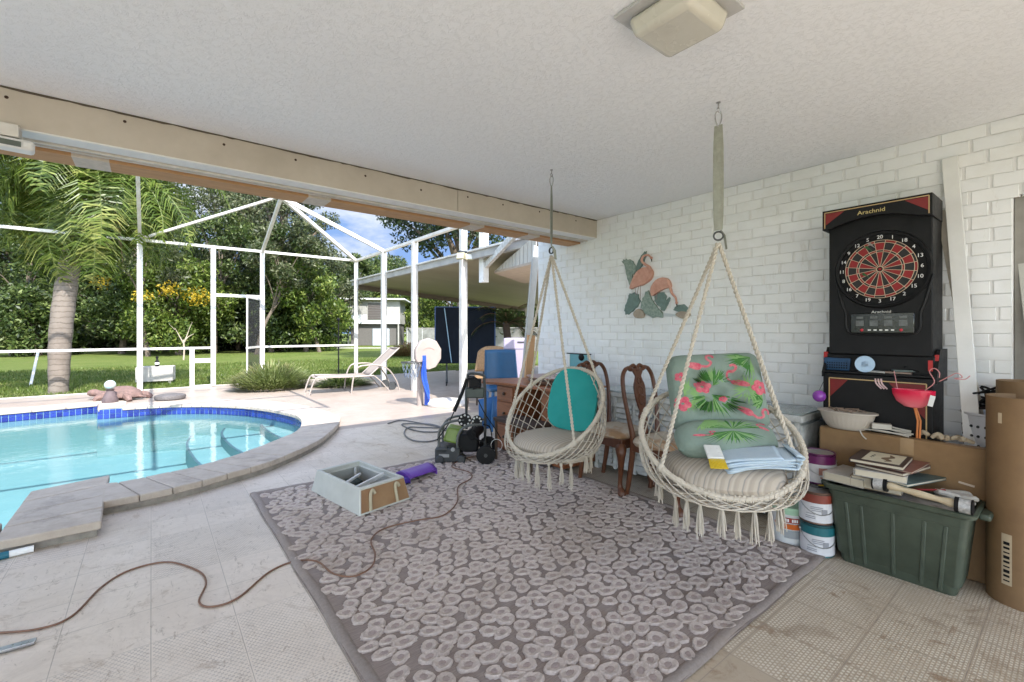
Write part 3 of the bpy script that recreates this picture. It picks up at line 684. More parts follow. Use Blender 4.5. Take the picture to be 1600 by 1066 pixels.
def queen_palm(label, base, H, lean, nf=26, fl=2.9, seed=1, group='feathery palms by the enclosure', droop=1.0, dead=3):
    rs = random.Random(seed); t = thing('palm_tree', label, 'palm tree', base, 0, group)
    m = MB(); P = catmull([(0, 0, -.1), (lean[0]*.1, lean[1]*.1, H*.3), (lean[0]*.45, lean[1]*.5, H*.65), (lean[0], lean[1], H)], 10)
    n_ = len(P); rr = []
    for i in range(n_):
        s = i/(n_-1); rr.append((.155+.035*math.sin(PI*min(1,s*1.25))-.05*max(0,s-.6)+(.03 if s < .03 else 0))*(1+.03*math.sin(i*2.1)))
    m.tube(P, rr, 14)
    n = NT('palm_bark'); z = n.xyz()[2]; rg = n.ma('FRACT', n.ma('ADD', n.ma('MULTIPLY', z, 9.), n.ma('MULTIPLY', n.noise(4, 4), 1.3)))
    c = n.mix(n.ramp(rg, [(.0, 1.), (.16, 0.), (.9, 0.), (1., 1.)]), (.20, .165, .135), (.09, .07, .055)); c = n.mix(n.ramp(n.noise(5, 6), [(.45, 0.), (.7, .6)]), c, (.12, .095, .075))
    n.bump(rg, .6, .02); m.build('trunk', n.fin(c, .85), t)
    top = P[-1]; m = MB(); m.tube([top+Vector((0, 0, -.25)), top+Vector((0, 0, .1)), top+Vector((0, 0, .75)), top+Vector((0, 0, 1.15))], [.14, .19, .13, .05], 10)
    m.build('crownshaft', pm('palm_sheath', (.30, .24, .12), .8, .4, 8, .5, 40, col2=(.20, .22, .08)), t)
    V = []; rm = MB()
    for k in range(nf):
        a = k*2.399+rs.uniform(-.2, .2); el = rs.uniform(-.35, 1.35) if k % 4 else rs.uniform(-.7, 0.); L_ = fl*rs.uniform(.8, 1.1)
        d = Vector((math.cos(a), math.sin(a), 0)); st = top+Vector((0, 0, rs.uniform(.25, .8))); pts = []; p = st.copy(); e = el; N = 26
        for i in range(N+1):
            pts.append(p.copy()); p = p+(d*math.cos(e)+Vector((0, 0, math.sin(e))))*(L_/N); e -= (.085+.03*i/N)*droop
        rm.tube(pts, [.020*(1-.85*i/N) for i in range(N+1)], 4)
        for i in range(3, N+1):
            for side in (-1, 1):
                for sub in (0, .34, .67):
                    q = pts[i-1].lerp(pts[i], sub); tang = (pts[i]-pts[i-1]).normalized(); lat = tang.cross(Vector((0, 0, 1))); lat = lat.normalized()*side if lat.length > .01 else Vector((side, 0, 0))
                    ll = (.62*math.sin(PI*min(1, (i+3)/(N+4)))+.12)*rs.uniform(.8, 1.1)
                    up = rs.uniform(-.45, .9); dr = (lat*1.0+tang*.55+Vector((0, 0, up))).normalized()
                    mid = q+dr*ll*.55; end = mid+(dr+Vector((0, 0, -1.0))).normalized()*ll*.55; wv = tang*.015
                    V += [q-wv, q+wv, mid+wv, mid-wv, mid-wv, mid+wv, end+wv*.2, end-wv*.2]
    rm.build('frond_stem', pm('frond_rib', (.13, .16, .04), .6), t)
    V = np.array([tuple(p) for p in V]); npmesh('fronds', V, np.arange(len(V)).reshape(-1, 4), PALML).parent = t
    m = MB()
    for k in range(dead):
        a = rs.uniform(0, 6.3); p0 = top+Vector((math.cos(a)*.2, math.sin(a)*.2, .1)); p1 = p0+Vector((math.cos(a)*.3, math.sin(a)*.3, -.5)); p2 = p0+Vector((math.cos(a)*.42, math.sin(a)*.42, -rs.uniform(1.1, 1.7)))
        m.tube(catmull([p0, p1, p2], 5), [.02, .05, .09, .11, .11, .1, .09, .07, .05, .03, .01], 6, flat=.4)
    m.build('dead_sheath', pm('dead_sheath', (.42, .29, .2), .9, .35), t)
    return t
pb = G(91, 614); 
queen_palm('tall feathery palm with a ringed grey trunk standing just left beyond the enclosure', (pb.x, pb.y, 0), 4.45, (.42, .1), 58, 3.0, 3, droop=.72)
queen_palm('feathery palm crown filling the top left corner, its trunk hidden behind the frame edge', (pb.x-2.4, pb.y+1.6, 0), 4.6, (-.1, .3), 34, 2.9, 5, droop=.75)
# oak with grey green open crown in the middle, and its neighbours
tree('oak_tree', 'large grey green oak rising in the middle above the screen door', gp(440, 31), 12.6, 3.7, OAKL, 12500, .19, .34, clumps=44, lowest=.2, spread=.32, seed=4)
tree('oak_tree', 'wide dark oak left of the roof peak, behind the yellow blossom', gp(345, 33), 12.0, 5.0, OAKL, 9500, .21, .34, clumps=40, lowest=.22, spread=.33, seed=11)
tree('oak_tree', 'near overhanging oak whose dark leaves fill the sky above the patio cover', tuple(at(722, 518, 20.5).to_2d())+(-.02,), 10.6, 4.5, DARKL, 11000, .18, .3, clumps=52, lowest=.46, spread=.25, seed=21)
tree('oak_tree', 'dark tree standing behind the tall palm at left', gp(200, 36), 14.0, 5.5, DARKL, 10000, .34, .3, clumps=34, lowest=.12, spread=.36, seed=6)
tree('oak_tree', 'dark tree at the far left edge behind the palm fronds', gp(40, 34), 13.5, 5.8, MIDL, 10000, .34, .3, clumps=34, lowest=.12, spread=.36, seed=7)
tree('flowering_tree', 'tree with yellow blossom between the tall palm and the first post', gp(190, 27), 5.6, 3.0, MIDL, 8000, .2, .16, clumps=26, lowest=.2, seed=8, extra=(YELLOW, [(-.6, -1.6, 4.1, .7), (1.9, -1.6, 3.4, .5)], 150))
tree('flowering_tree', 'bushy tree with a yellow blossom patch beside the screen door bay', gp(280, 26), 5.0, 3.2, BRIGHTL, 8000, .2, .16, clumps=26, lowest=.12, seed=9, extra=(YELLOW, [(-.5, -2.3, 3.55, .6), (.7, -2.4, 3.2, .8), (-1.6, -2.3, 3.1, .5)], 260))
spec = [(-30, 30, 6, 4, DARKL), (60, 25, 3.6, 2.6, MIDL), (130, 33, 6.5, 4.2, DARKL), (240, 33, 6.5, 4.0, OAKL), (310, 30, 5.2, 3.2, DARKL), (372, 32, 6.5, 3.4, OAKL), (425, 29, 4.6, 2.6, MIDL), (478, 30, 6.2, 3.0, BRIGHTL),
        (498, 37, 8.2, 3.6, OAKL), (560, 52, 8.5, 4.5, BRIGHTL), (600, 54, 9.5, 4.6, MIDL), (650, 50, 7.2, 4.6, BRIGHTL), (705, 44, 6.4, 4.4, BRIGHTL), (760, 40, 5.8, 4., BRIGHTL), (815, 34, 5.4, 3.8, MIDL), (850, 36, 6, 4, BRIGHTL), (610, 62, 11, 4.2, OAKL), (562, 46, 8.7, 2.3, MIDL)]
labs = ['dark bushy tree outside the left edge of the frame', 'mid green bush low behind the lowest rail at far left', 'dark bushy tree behind the tall palm trunk', 'grey green bushy tree just right of the first tall post',
        'dark low tree behind the pet door panel', 'grey green tree seen through the screen door', 'mid green bushy tree just right of the screen door', 'bright green tree behind the garden bush',
        'grey green tree left of the raised cottage', 'bright green treetop above the left end of the cottage roof', 'mid green tree behind the cottage', 'bright green tree between the cottage and the blue table',
        'bright green tree above the grey fence', 'bright green tree behind the folded blue table', 'mid green tree behind the potted plant', 'green tree almost hidden by the end of the brick wall', 'tall grey green tree in the distance behind the cottage', 'small round treetop against the sky at the cage corner']
for i, ((u, d, H, R, mt), lb) in enumerate(zip(spec, labs)):
    tree('bushy_tree', lb, gp(u, d), H, R, mt, 4400, .24+.003*(d-28), .14, clumps=26, lowest=.06 if H < 7.5 else .2, seed=40+i, spread=.36)
for i, (u, d, H, lean, lb) in enumerate([(18, 25, 7.5, (.8, 0), 'slender tree with a bare reddish trunk at the far left edge'), (232, 24, 7.6, (-.6, .2), 'slender tree leaning left, just right of the first tall post'), (335, 27, 8.2, (.4, 0), 'slender bare trunked tree left of the screen door bay'), (400, 26, 7.6, (1.6, 0), 'slender tree leaning right beside the screen door'), (500, 29, 7.4, (-2.0, .3), 'slender tree leaning left above the garden bush')]):
    tree('slender_tree', lb, gp(u, d), H, 2.3, OAKL if i % 2 else MIDL, 2200, .2, .10, lean=lean, clumps=16, lowest=.52, seed=90+i, spread=.34)
# thicket at the back of the lawn: uncountable undergrowth
cs, rr = [], []
rs = random.Random(5)
for k in range(230):
    u = -60+k*2.7 if k < 215 else rs.uniform(560, 860); d = rs.uniform(33, 42) if u < 520 else rs.uniform(50, 64)
    p = at(u+rs.uniform(-10, 10), 518, d); h = rs.uniform(.6, 3.4); cs.append(Vector((p.x, p.y, h))); rr.append(rs.uniform(1.2, 2.2))
V = leaves(cs, rr, 34000, .40, flat=1.); o = npmesh('undergrowth', V, np.arange(len(V)).reshape(-1, 4), DARKL); tag(o, 'dark tangled undergrowth along the back of the lawn', 'undergrowth', kind='stuff')
# bare pale forked sapling
t = thing('bare_sapling', 'small leafless pale forked sapling at the back of the lawn beside the first post', 'sapling', gp(287, 21))
m = MB(); m.tube(catmull([(0, 0, 0), (.03, 0, .9), (-.02, 0, 1.7)], 4), .055, 6)
for e in [(-.55, 0, 2.7), (.4, .1, 2.75), (.65, 0, 2.2)]: m.tube(catmull([(-.02, 0, 1.4), (e[0]*.4, 0, 1.9), e], 4), [.045]*4+[.035, .03, .025, .02, .012], 5)
for e in [(-.9, 0, 3.), (.55, .1, 3.2)]: m.tube([(e[0]*.6, 0, 2.55), e], [.02, .008], 4)
m.v = [(x*.6, y*.6, z*.55) for x, y, z in m.v]
m.build('branches', pm('pale_bark', (.42, .34, .26), .8), t)
# bush of thin upright leaves on the deck edge
def spiky(label, base, R, H, n_, mt, name='garden_bush', cat='bush', wd=.012, grp=None, seed=2):
    rs = np.random.RandomState(seed); t = thing(name, label, cat, base, group=grp)
    a = rs.uniform(0, 2*PI, n_); q = np.sqrt(rs.rand(n_))*R; b = np.c_[np.cos(a)*q*.7, np.sin(a)*q*.5, np.zeros(n_)]
    out_ = np.c_[np.cos(a)*q, np.sin(a)*q*.8, np.zeros(n_)]; h = H*(1.05-.55*(q/R)**2)*rs.uniform(.55, 1.1, n_)
    s = rs.uniform(0, .75, n_); root = b+(out_-b)*s[:, None]; root[:, 2] = h*s
    dirn = np.c_[out_[:, :2]*.9, h*.8]+rs.normal(0, .1, (n_, 3)); dirn /= np.linalg.norm(dirn, axis=1)[:, None]
    tip = root+dirn*rs.uniform(.1, .22, n_)[:, None]; wv = np.c_[-np.sin(a), np.cos(a), np.zeros(n_)]*wd
    m1 = (root+tip)/2
    V = np.stack([root, m1+wv, tip, m1-wv], 1).reshape(-1, 3); npmesh('foliage', V, np.arange(len(V)).reshape(-1, 4), mt).parent = t
    m = MB()
    for k in range(40):
        i = rs.randint(n_); m.tube([(0, 0, -.02), tip[i]], [.008, .003], 4)
    m.build('stems', BARK, t); return t
b_ = G(428, 609); HERB = leaf_mat('herb_leaves', (.15, .19, .055), (.28, .32, .11), (.42, .45, .21), .4)
spiky('spreading bush of thin pale green leaves at the edge of the pool deck', (b_.x, b_.y+.15, 0), .92, .66, 6500, HERB, seed=3)
b_ = G(545, 605); spiky('low leafy clump growing under the lounger', (b_.x, b_.y+.4, 0), .75, .2, 2500, MIDL, seed=4)
spiky('low reddish green shrub on the lawn in front of the fence', gp(637, 24), 1.3, .85, 3500, leaf_mat('reddish_leaves', (.16, .10, .04), (.25, .16, .08), (.18, .20, .06), .3), name='shrub', cat='shrub', wd=.03, seed=6)
# cycad like plant under the patio cover
t = thing('potted_palm', 'dark palm with curved fronds in a pot beyond the far end of the brick wall', 'potted plant', tuple(at(792, 518, 11.2).to_2d())+(0,))
m = MB(); m.lathe([(.16, 0), (.22, .36), (.24, .38), (.2, .36)], 18); m.build('pot', pm('clay_pot', (.3, .17, .1), .8), t)
m = MB(); m.tube(catmull([(0, 0, .3), (.04, 0, .9), (-.03, 0, 1.5)], 4), [.09]*9, 8); m.build('trunk', pm('dark_trunk', (.05, .035, .025), .9), t)
V = []; m = MB(); rs = random.Random(3)
for k in range(22):
    a = k*2.4; e = rs.uniform(.2, 1.3); d = Vector((math.cos(a), math.sin(a), 0)); p = Vector((0, 0, 1.45)); pts = []
    for i in range(13): pts.append(p.copy()); p = p+(d*math.cos(e)+Vector((0, 0, math.sin(e))))*.085; e -= .13
    m.tube(pts, .008, 4)
    for i in range(2, 13):
        tg = (pts[i]-pts[i-1]).normalized(); lt = tg.cross(Vector((0, 0, 1))).normalized()
        for s in (-1, 1):
            for q in (pts[i], pts[i].lerp(pts[i-1], .5)):
                e_ = q+(lt*s+tg*.6+Vector((0, 0, -.3))).normalized()*.22; wv = tg*.012; V += [q-wv, q+wv, e_+wv*.3, e_-wv*.3]
V = np.array([tuple(p) for p in V]); npmesh('fronds', V, np.arange(len(V)).reshape(-1, 4), DARKL).parent = t; m.build('frond_stem', pm('stem_brown', (.12, .07, .04), .8), t)

# ------------------------------------------------------------ cottage, fence, path
cp_ = at(566, 518, 42); rzc = rad(-32)
t = thing('raised_cottage', 'small white raised cottage with flat roof and dark louvred window behind the lawn', 'cottage', (cp_.x, cp_.y, 0), rzc)
CW = pm('cottage_white', (.42, .41, .37), .7, .2, 2)
m = MB(); m.b2(-1.1, 3.4, 0, 4, 2.0, 4.2); m.build('wall', CW, t, smooth=False)
m = MB(); m.b2(-3.4, 3.9, -.5, 4.5, 4.2, 4.34); m.build('roof', W_PAINT, t, bevel=.02)
m = MB(); m.b2(-3.2, -1.11, .1, 3.9, 1.95, 2.05); m.b2(-3.3, -3.2, .05, 3.9, 1.6, 2.9); m.b2(-3.2, -1.9, .0, .08, 1.9, 2.9); m.build('porch', pm('cottage_tan', (.5, .42, .33), .8), t)
for x, zt in ((-3.2, 4.2), (-1.3, 4.2), (3.2, 1.99)): m = MB(); m.b2(x, x+.12, .0, .12, 0, zt); m.build('porch_post', CW, t)
m = MB(); m.b2(.45, 2.0, -.06, -.005, 2.35, 4.0); f_ = m.build('window', CW, t)
m = MB()
for i in range(9): m.b2(.53, 1.92, -.1, -.07, 2.42+i*.17, 2.54+i*.17)
m.build('louvre', pm('dark_louvre', (.13, .11, .10), .5), f_)
m = MB(); m.b2(-.9, .35, -.05, -.005, 2.9, 4.0); m.build('window', pm('grey_blind', (.35, .34, .31), .7), t)
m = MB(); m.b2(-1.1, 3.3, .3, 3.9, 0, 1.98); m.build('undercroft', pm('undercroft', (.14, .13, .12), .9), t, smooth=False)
m = MB(); m.b2(.9, 2.4, .2, .28, 0, 1.55); m.build('garage_panel', pm('pale_blue_panel', (.55, .62, .68), .6), t)
m = MB(); m.b2(-1.09, 3.39, -.02, -.004, 2.0, 2.85); m.build('lower_siding', W_PAINT, t)
a = at(636, 518, 36); b = at(700, 518, 36); c_ = at(860, 518, 30)
t = thing('garden_fence', 'grey chain link and board fence along the back of the lawn', 'fence', (a.x, a.y, 0))
m = MB(); L0 = Vector((0, 0, 0)); L1 = Vector((b.x-a.x, b.y-a.y, 0)); L2 = Vector((c_.x-a.x, c_.y-a.y, 0)); UP = Vector((0, 0, 1))
m.beam(L0+UP*.8, L1+UP*.8, .02, 1.45); m.build('mesh_panel', pm('chain_link_grey', (.24, .24, .22), .8, .4, 3), t)
m = MB(); m.beam(L1+UP*.75, L2+UP*.75, .04, 1.5); m.beam(L0+UP*1.55, L2+UP*1.55, .06, .06); m.build('board_panel', pm('grey_board', (.42, .38, .35), .8, .3, 2), t)
GP = pm('grey_post', (.4, .4, .38), .6)
for i in range(9): p = L0.lerp(L2, i/8); MB().cyl(p, p+UP*1.6, .04, n=6).build('fence_post', GP, t)
m = MB(); p0, p1 = at(420, 518, 36), at(640, 518, 36); m.beam((p0.x, p0.y, -.008), (p1.x, p1.y, -.008), .9, .02); struct(m.build('garden_path', pm('pale_concrete', (.62, .6, .55), .8)))
# ------------------------------------------------------------ rug
RX0, RX1, RY0, RY1 = .615, 3.03, .93, 4.14
t = thing('area_rug', 'large grey rug with raised pale pink flower rings lying on the tiled patio', 'rug', ((RX0+RX1)/2, (RY0+RY1)/2, 0))
def rug_base():
    n = NT('rug_ground'); x, y, z = n.xyz()
    st = n.noise(40, 3, .5, n.map((.5, 9, 1), (0, 0, .5))); st2 = n.noise(8, 4, .6)
    c = n.mix(n.ramp(st, [(.35, 0.), (.65, 1.)]), (.21, .17, .155), (.30, .25, .225)); c = n.mix(n.ramp(st2, [(.45, 0.), (.75, .5)]), c, (.32, .28, .26))
    n.bump(st, .4, .004); return n.fin(c, .95, Specular_IOR_Level=.1)
def pile(name, a, b):
    n = NT(name); c = n.mix(n.ramp(n.noise(60, 5, .8), [(.35, 0.), (.65, 1.)]), a, b); c = n.mix(n.ramp(n.noise(1.3, 5, .7, dist=1), [(.48, 0.), (.68, .6)]), c, (.40, .32, .26))
    n.bump(n.noise(300, 4, .9), 1., .006); return n.fin(c, .98, Specular_IOR_Level=.05)
hw, hh = (RX1-RX0)/2, (RY1-RY0)/2
m = MB(); m.grid(lambda u, v: Vector((-hw+2*hw*u+.006*math.sin(v*21), -hh+2*hh*v+.008*math.sin(u*16), .008+.0015*math.sin(u*14+v*9))), 40, 50)
m.grid(lambda u, v: Vector((-hw+2*hw*u, -hh+2*hh*v, .003)), 1, 1)
m.build('ground_weave', rug_base(), t, recalc=False)
m = MB()
def border(P0, P1, w_):
    P0, P1 = Vector(P0), Vector(P1); d = (P1-P0).normalized(); n_ = Vector((-d.y, d.x, 0))
    def fn(u, v):
        q = P0.lerp(P1, v)+n_*(u*w_+.004*math.sin(v*25)); return Vector((q.x, q.y, .004+.013*math.sin(PI*u)**.5+.0015*math.sin(v*60)))
    m.grid(fn, 6, 60)
border((hw, -hh, 0), (hw, hh, 0), .055); border((-hw, hh, 0), (-hw, -hh, 0), .055); border((-hw, -hh, 0), (hw, -hh, 0), .055); border((hw, hh, 0), (-hw, hh, 0), .05)
m.build('border', pile('rug_border', (.38, .325, .295), (.30, .255, .23)), t, recalc=False)
m = MB(); rs = random.Random(12); pts = []
rowh = .069; ny = int(2*hh/rowh)
for j in range(ny):
    x = -hw+.07+(j % 2)*.055
    while x < hw-.06:
        pts.append((x+rs.uniform(-.016, .016), -hh+.06+j*rowh+rs.uniform(-.015, .015))); x += rs.uniform(.086, .114)
for (x, y) in pts:
    if abs(x) > hw-.065 or abs(y) > hh-.055: continue
    a = rs.uniform(.036, .052); b = rs.uniform(.028, .038); ph = rs.uniform(-.6, .6); K = 26
    f1, f2, p1, p2 = rs.uniform(.03, .11), rs.uniform(.03, .08), rs.uniform(0, 6), rs.uniform(0, 6)
    rings = [(1.05, .007, 0), (1., .0135, 0), (.86, .0185, 0), (.64, .0165, 0), (.40, .0145, 1), (.2, .0155, 1)]
    vs = []; 
    for (s, z, k_) in rings:
        for k in range(K):
            th = 2*PI*k/K; r_ = 1+f1*math.sin(2*th+p1)+f2*math.sin(3*th+p2)+rs.uniform(-.085, .085)*s
            px, py = a*s*r_*math.cos(th), b*s*r_*math.sin(th); vs.append((x+px*math.cos(ph)-py*math.sin(ph), y+px*math.sin(ph)+py*math.cos(ph), z+rs.uniform(-.0012, .0012)))
    for i in range(len(rings)-1):
        m.mat(1 if rings[i][2] else 0).add([vs[i*K+k] for k in range(K)]+[vs[(i+1)*K+k] for k in range(K)], [(k, (k+1) % K, K+(k+1) % K, K+k) for k in range(K)])
    m.mat(1).add(vs[-K:], [tuple(range(K))])
fo = m.build('flower_pile', [pile('rug_pile_pale', (.66, .565, .51), (.51, .43, .38)), pile('rug_pile_rose', (.48, .385, .355), (.39, .315, .29))], t, smooth=False, recalc=False)
fo['kind'] = 'stuff'

# ------------------------------------------------------------ extension cord
CORD = pm('orange_cord', (.18, .085, .045), .5, .25, 30)
cpts = [(-12, 992), (60, 985), (112, 965), (160, 918), (205, 892), (262, 880), (308, 893), (322, 912), (311, 942), (332, 950), (372, 936), (420, 896), (460, 879), (495, 884), (520, 903), (552, 908), (580, 893), (586, 872), (580, 850), (600, 832), (650, 819), (692, 811), (714, 790), (716, 765), (736, 752), (733, 742), (706, 733), (722, 722), (745, 716)]
P = [G(u, v, 0)+Vector((0, 0, .006 if i < 13 else .024)) for i, (u, v) in enumerate(cpts)]
tag(MB().tube(catmull(P, 8), .0048, 7).build('extension_cord', CORD), 'thin brown extension cord winding over the tiles and rug to the pressure washer', 'cord')

# ------------------------------------------------------------ macrame swings
COT = pm('cotton_rope', (.53, .48, .405), .9, .14, 20, .4, 250)
COTD = pm('cotton_wrap', (.54, .485, .405), .95, .16, 14, .6, 160)
def stripe_mat():
    n = NT('striped_cushion_cloth'); x, y, z = n.xyz(); a = n.ma('FRACT', n.ma('ADD', n.ma('MULTIPLY', y, 22.), n.ma('MULTIPLY', n.noise(3, 3), .35)))
    c = n.ramp(a, [(0, (.37, .325, .265)), (.28, (.32, .28, .235)), (.42, (.44, .39, .325)), (.62, (.36, .31, .26)), (.70, (.22, .21, .20)), (.78, (.42, .37, .31)), (1., (.40, .35, .29))])
    n.bump(n.noise(200, 3), .4, .003); return n.fin(c, .95)
STRIPE = stripe_mat()
def rope(m, a, b, r, pitch=.05, sag=0.):
    a, b = Vector(a), Vector(b); L_ = (b-a).length; n_ = max(8, int(L_/pitch*8)); d = (b-a).normalized(); x = d.cross(Vector((.3, .2, 1))).normalized(); y = d.cross(x)
    for s in (0, PI):
        m.tube([a.lerp(b, i/n_)+Vector((0, 0, -sag*math.sin(PI*i/n_)))+(x*math.cos(s+2*PI*i/n_*L_/pitch/1.)+y*math.sin(s+2*PI*i/n_*L_/pitch))*r*.62 for i in range(n_+1)], r*.72, 5)
def pillow(m, w_, d_, h_, puff=.5, nu=22, nv=22, corner=3.2, tuft=None, R=None, c=(0, 0, 0), k0=0):
    """soft cushion centred at c, in the local xy plane, thickness h_"""
    c = Vector(c)
    def surf(sgn):
        def fn(u, v):
            a, b = u*2-1, v*2-1; q = (abs(a)**corner+abs(b)**corner)
            # map the square so that its corners round off
            sc_ = 1/max(1, q**(1/corner)) if q > 1 else 1
            X, Y_ = a*sc_, b*sc_; e = max(0, 1-min(1, (abs(X)**corner+abs(Y_)**corner)))
            h = e**puff*h_/2
            if tuft:
                for (tx, ty, s, dpt) in tuft: h *= 1-dpt*math.exp(-((X-tx)**2+(Y_-ty)**2)/s)
            p = Vector((X*w_/2, Y_*d_/2, sgn*h)); return (R @ p if R else p)+c
        return fn
    m.k = k0; m.grid(surf(1), nu, nv); m.grid(surf(-1), nu, nv); return surf
def swing(base, zr, face, hc, Rh, tilt, tassel, lab, ring_fall=.0, side_tilt=0.0):
    """hook on the ceiling at base, ring height zr, facing vector, hoop centre (forward offset, z), hoop radius and tilt"""
    t = thing('hanging_chair', lab, 'hanging chair', (base[0], base[1], 0), 0, 'macrame hanging chairs')
    f = Vector((face[0], face[1], 0)).normalized(); l = Vector((-f.y, f.x, 0)); U = Vector((0, 0, 1))
    m = MB(); m.sph((0, 0, CEIL-.002), .012, 8, (1, 1, .4)); m.cyl((0, 0, CEIL), (0, 0, CEIL-.03), .0035, n=6)
    m.tube([Vector((0, 0, CEIL-.04))+Vector((math.cos(a)*.011, 0, math.sin(a)*.011)) for a in [i*PI/4 for i in range(8)]], .003, 6, closed=True); m.build('ceiling_hook', STEEL, t)
    m = MB(); m.tube([Vector((0, 0, CEIL-.05))+l*(math.sin(a)*.016*(1+.3*math.cos(a)))+U*(-.035+math.cos(a)*.04) for a in [i*PI/6 for i in range(12)]], .0035, 6, closed=True); m.build('carabiner', STEEL, t)
    m = MB(); zt = CEIL-.12
    for s in (-1, 1):
        pts = catmull([(0, 0, zt), l*.005*s+U*(zt-.12), l*.006*s+U*((zt+zr)/2), l*.005*s+U*(zr+.12), U*(zr+.03)], 5)
        for i in range(len(pts)-1):
            a, b = pts[i], pts[i+1]; wv = f*.012+l*.016; th = l*.0016*s
            m.add([a-wv, a+wv, b+wv, b-wv, a-wv+th, a+wv+th, b+wv+th, b-wv+th], [(0, 1, 2, 3), (4, 5, 6, 7), (0, 1, 5, 4), (2, 3, 7, 6), (1, 2, 6, 5), (3, 0, 4, 7)])
    a = U*(zr+.03); m.tube([a+l*.01, a+l*.03-U*.03, a+l*.04-U*.1], [.014, .017, .015], 6, flat=.25)
    m.build('strap', pm('grey_green_webbing', (.33, .34, .29), .9, .2, 30, .4, 300), t)
    m = MB()
    for rr_, off in ((.024, 0), (.021, .006)): m.tube([Vector((0, 0, zr))+l*math.cos(a)*rr_+U*math.sin(a)*rr_+f*off*math.cos(a) for a in [i*PI/8 for i in range(16)]], .0036, 6, closed=True)
    m.build('ring', pm('dark_steel', (.08, .08, .08), .35, metal=1), t)
    ct, st = math.cos(tilt), math.sin(tilt); C0 = f*hc[0]+U*hc[1]
    lt = (l*math.cos(side_tilt)+U*math.sin(side_tilt))
    def hoop(ph): return C0+(f*ct-U*st)*Rh*math.cos(ph)+lt*Rh*math.sin(ph)
    m = MB(); m.tube([hoop(i*2*PI/64) for i in range(64)], [.0145+.0013*math.sin(i*2.9) for i in range(64)], 9, closed=True)
    for i in range(190):      # wrapping thread turns
        ph = 2*PI*i/190; c = hoop(ph); tg = (hoop(ph+.02)-hoop(ph-.02)).normalized(); x = tg.cross(U).normalized(); y = tg.cross(x)
        if i % 2 == 0: m.tube([c+(x*math.cos(a)+y*math.sin(a))*.0156+tg*.004*a/3 for a in [k*PI/4 for k in range(8)]], .0022, 4, closed=True)
    m.build('hoop', COTD, t)
    # seat ring low in front
    Rs = Rh*.70; C1 = C0+f*(Rh*ct-Rs-.01)-U*(Rh*st+.035)
    def sring(ph): return C1+f*Rs*math.cos(ph)+l*Rs*math.sin(ph)+U*(.02*math.cos(ph))
    m = MB(); m.tube([sring(i*2*PI/48) for i in range(48)], .012, 8, closed=True); m.build('seat_ring', COTD, t)
    def net(ph, s):
        a, b = hoop(ph), sring(ph); p = a.lerp(b, s); o_ = (a+b)/2-(C0+C1)/2; o_.z = 0
        bulge = math.sin(PI*s)*.055; return p+o_.normalized()*bulge-U*bulge*.5
    m = MB(); K = 28; N = 10
    for k in range(K):
        ph0 = 2*PI*k/K
        for sg in (-1, 1):
            # knotted mesh: each strand zigzags between its neighbours
            pts = []
            for i in range(N+1):
                s = i/N; zig = sg*(PI/K)*(abs(((i/2.) % 2)-1)*2-1); pts.append(net(ph0+zig, s))
            m.tube(pts, .0042, 4, caps=False)
    m.build('net', COT, t)
    m = MB(); 
    def bowl(u, v): ph = u*2*PI; r_ = v; p = C1+f*Rs*r_*math.cos(ph)+l*Rs*r_*math.sin(ph); return p-U*.05*(1-r_*r_)
    m.grid(bowl, 32, 6, True)
    for k in range(24):
        ph = 2*PI*k/24; m.tube([bowl(ph/2/PI, s/5)-U*.004 for s in range(6)], .006, 4)
    m.build('seat_base', COT, t)
    # wraps tying seat ring to hoop at the front, and tassels
    m = MB(); rs = random.Random(4)
    for k in range(26):
        ph = rs.uniform(-.75, .75); a, b = hoop(ph)+U*.018, sring(ph+rs.uniform(-.12, .12))-U*.015; o_ = f*.02
        m.tube([a, (a+b)/2+o_, b], .0045, 5)
    m.build('front_lacing', COTD, t)
    n_t = 13
    for k in range(n_t):
        ph = -1.75+3.5*k/(n_t-1)+rs.uniform(-.05, .05); a = sring(ph)-U*.01; a2 = hoop(ph)
        if abs(ph) > 1.2: a = a.lerp(a2, .25)
        m = MB(); L_ = tassel*rs.uniform(.85, 1.1)
        m.sph(a-U*.012, .013, 8, (1, 1, 1.5))
        for q in range(14):
            aa = rs.uniform(0, 6.3); sp = rs.uniform(.004, .022); m.tube(catmull([a-U*.01, a+Vector((math.cos(aa)*sp*.6, math.sin(aa)*sp*.6, -.4*L_)), a+Vector((math.cos(aa+.5)*sp, math.sin(aa+.5)*sp, -L_*rs.uniform(.78, 1.05)))], 3), .0029, 4)
        m.build('tassel', COT, t)
    top = Vector((0, 0, zr-.03)); 
    for ph in (.95, -.95, 2.05, -2.05):
        m = MB(); b = hoop(ph); rope(m, top+(b-top).normalized()*.01, b, .0085, .05); m.sph(b, .02, 8, (1, 1, 1.2)); m.build('rope', COT, t)
    return t, f, l, C0, C1, hoop, Rs
f1 = (-.995, -.10)
s1 = swing((2.33, 2.47), 1.90, f1, (-.02, .72), .40, rad(46), .18, 'macrame hanging chair nearer the pool, holding a teal cushion')
f2 = (-.74, -.67)
s2 = swing((2.33, 1.20), 1.80, f2, (.0, .75), .39, rad(33), .165, 'macrame hanging chair by the paint cans, holding the flamingo cushion')
def frame_to(f, tilt_back=0, roll=0):
    """local x = left, y = back/up along the leaning surface, z = facing front"""
    f = Vector((f[0], f[1], 0)).normalized(); l = Vector((-f.y, f.x, 0)); U = Vector((0, 0, 1))
    up = (U*math.cos(tilt_back)-f*math.sin(tilt_back)); nrm = (f*math.cos(tilt_back)+U*math.sin(tilt_back)); M_ = Matrix((-l, up, nrm)).transposed()
    return M_ @ Matrix.Rotation(roll, 3, 'Z')
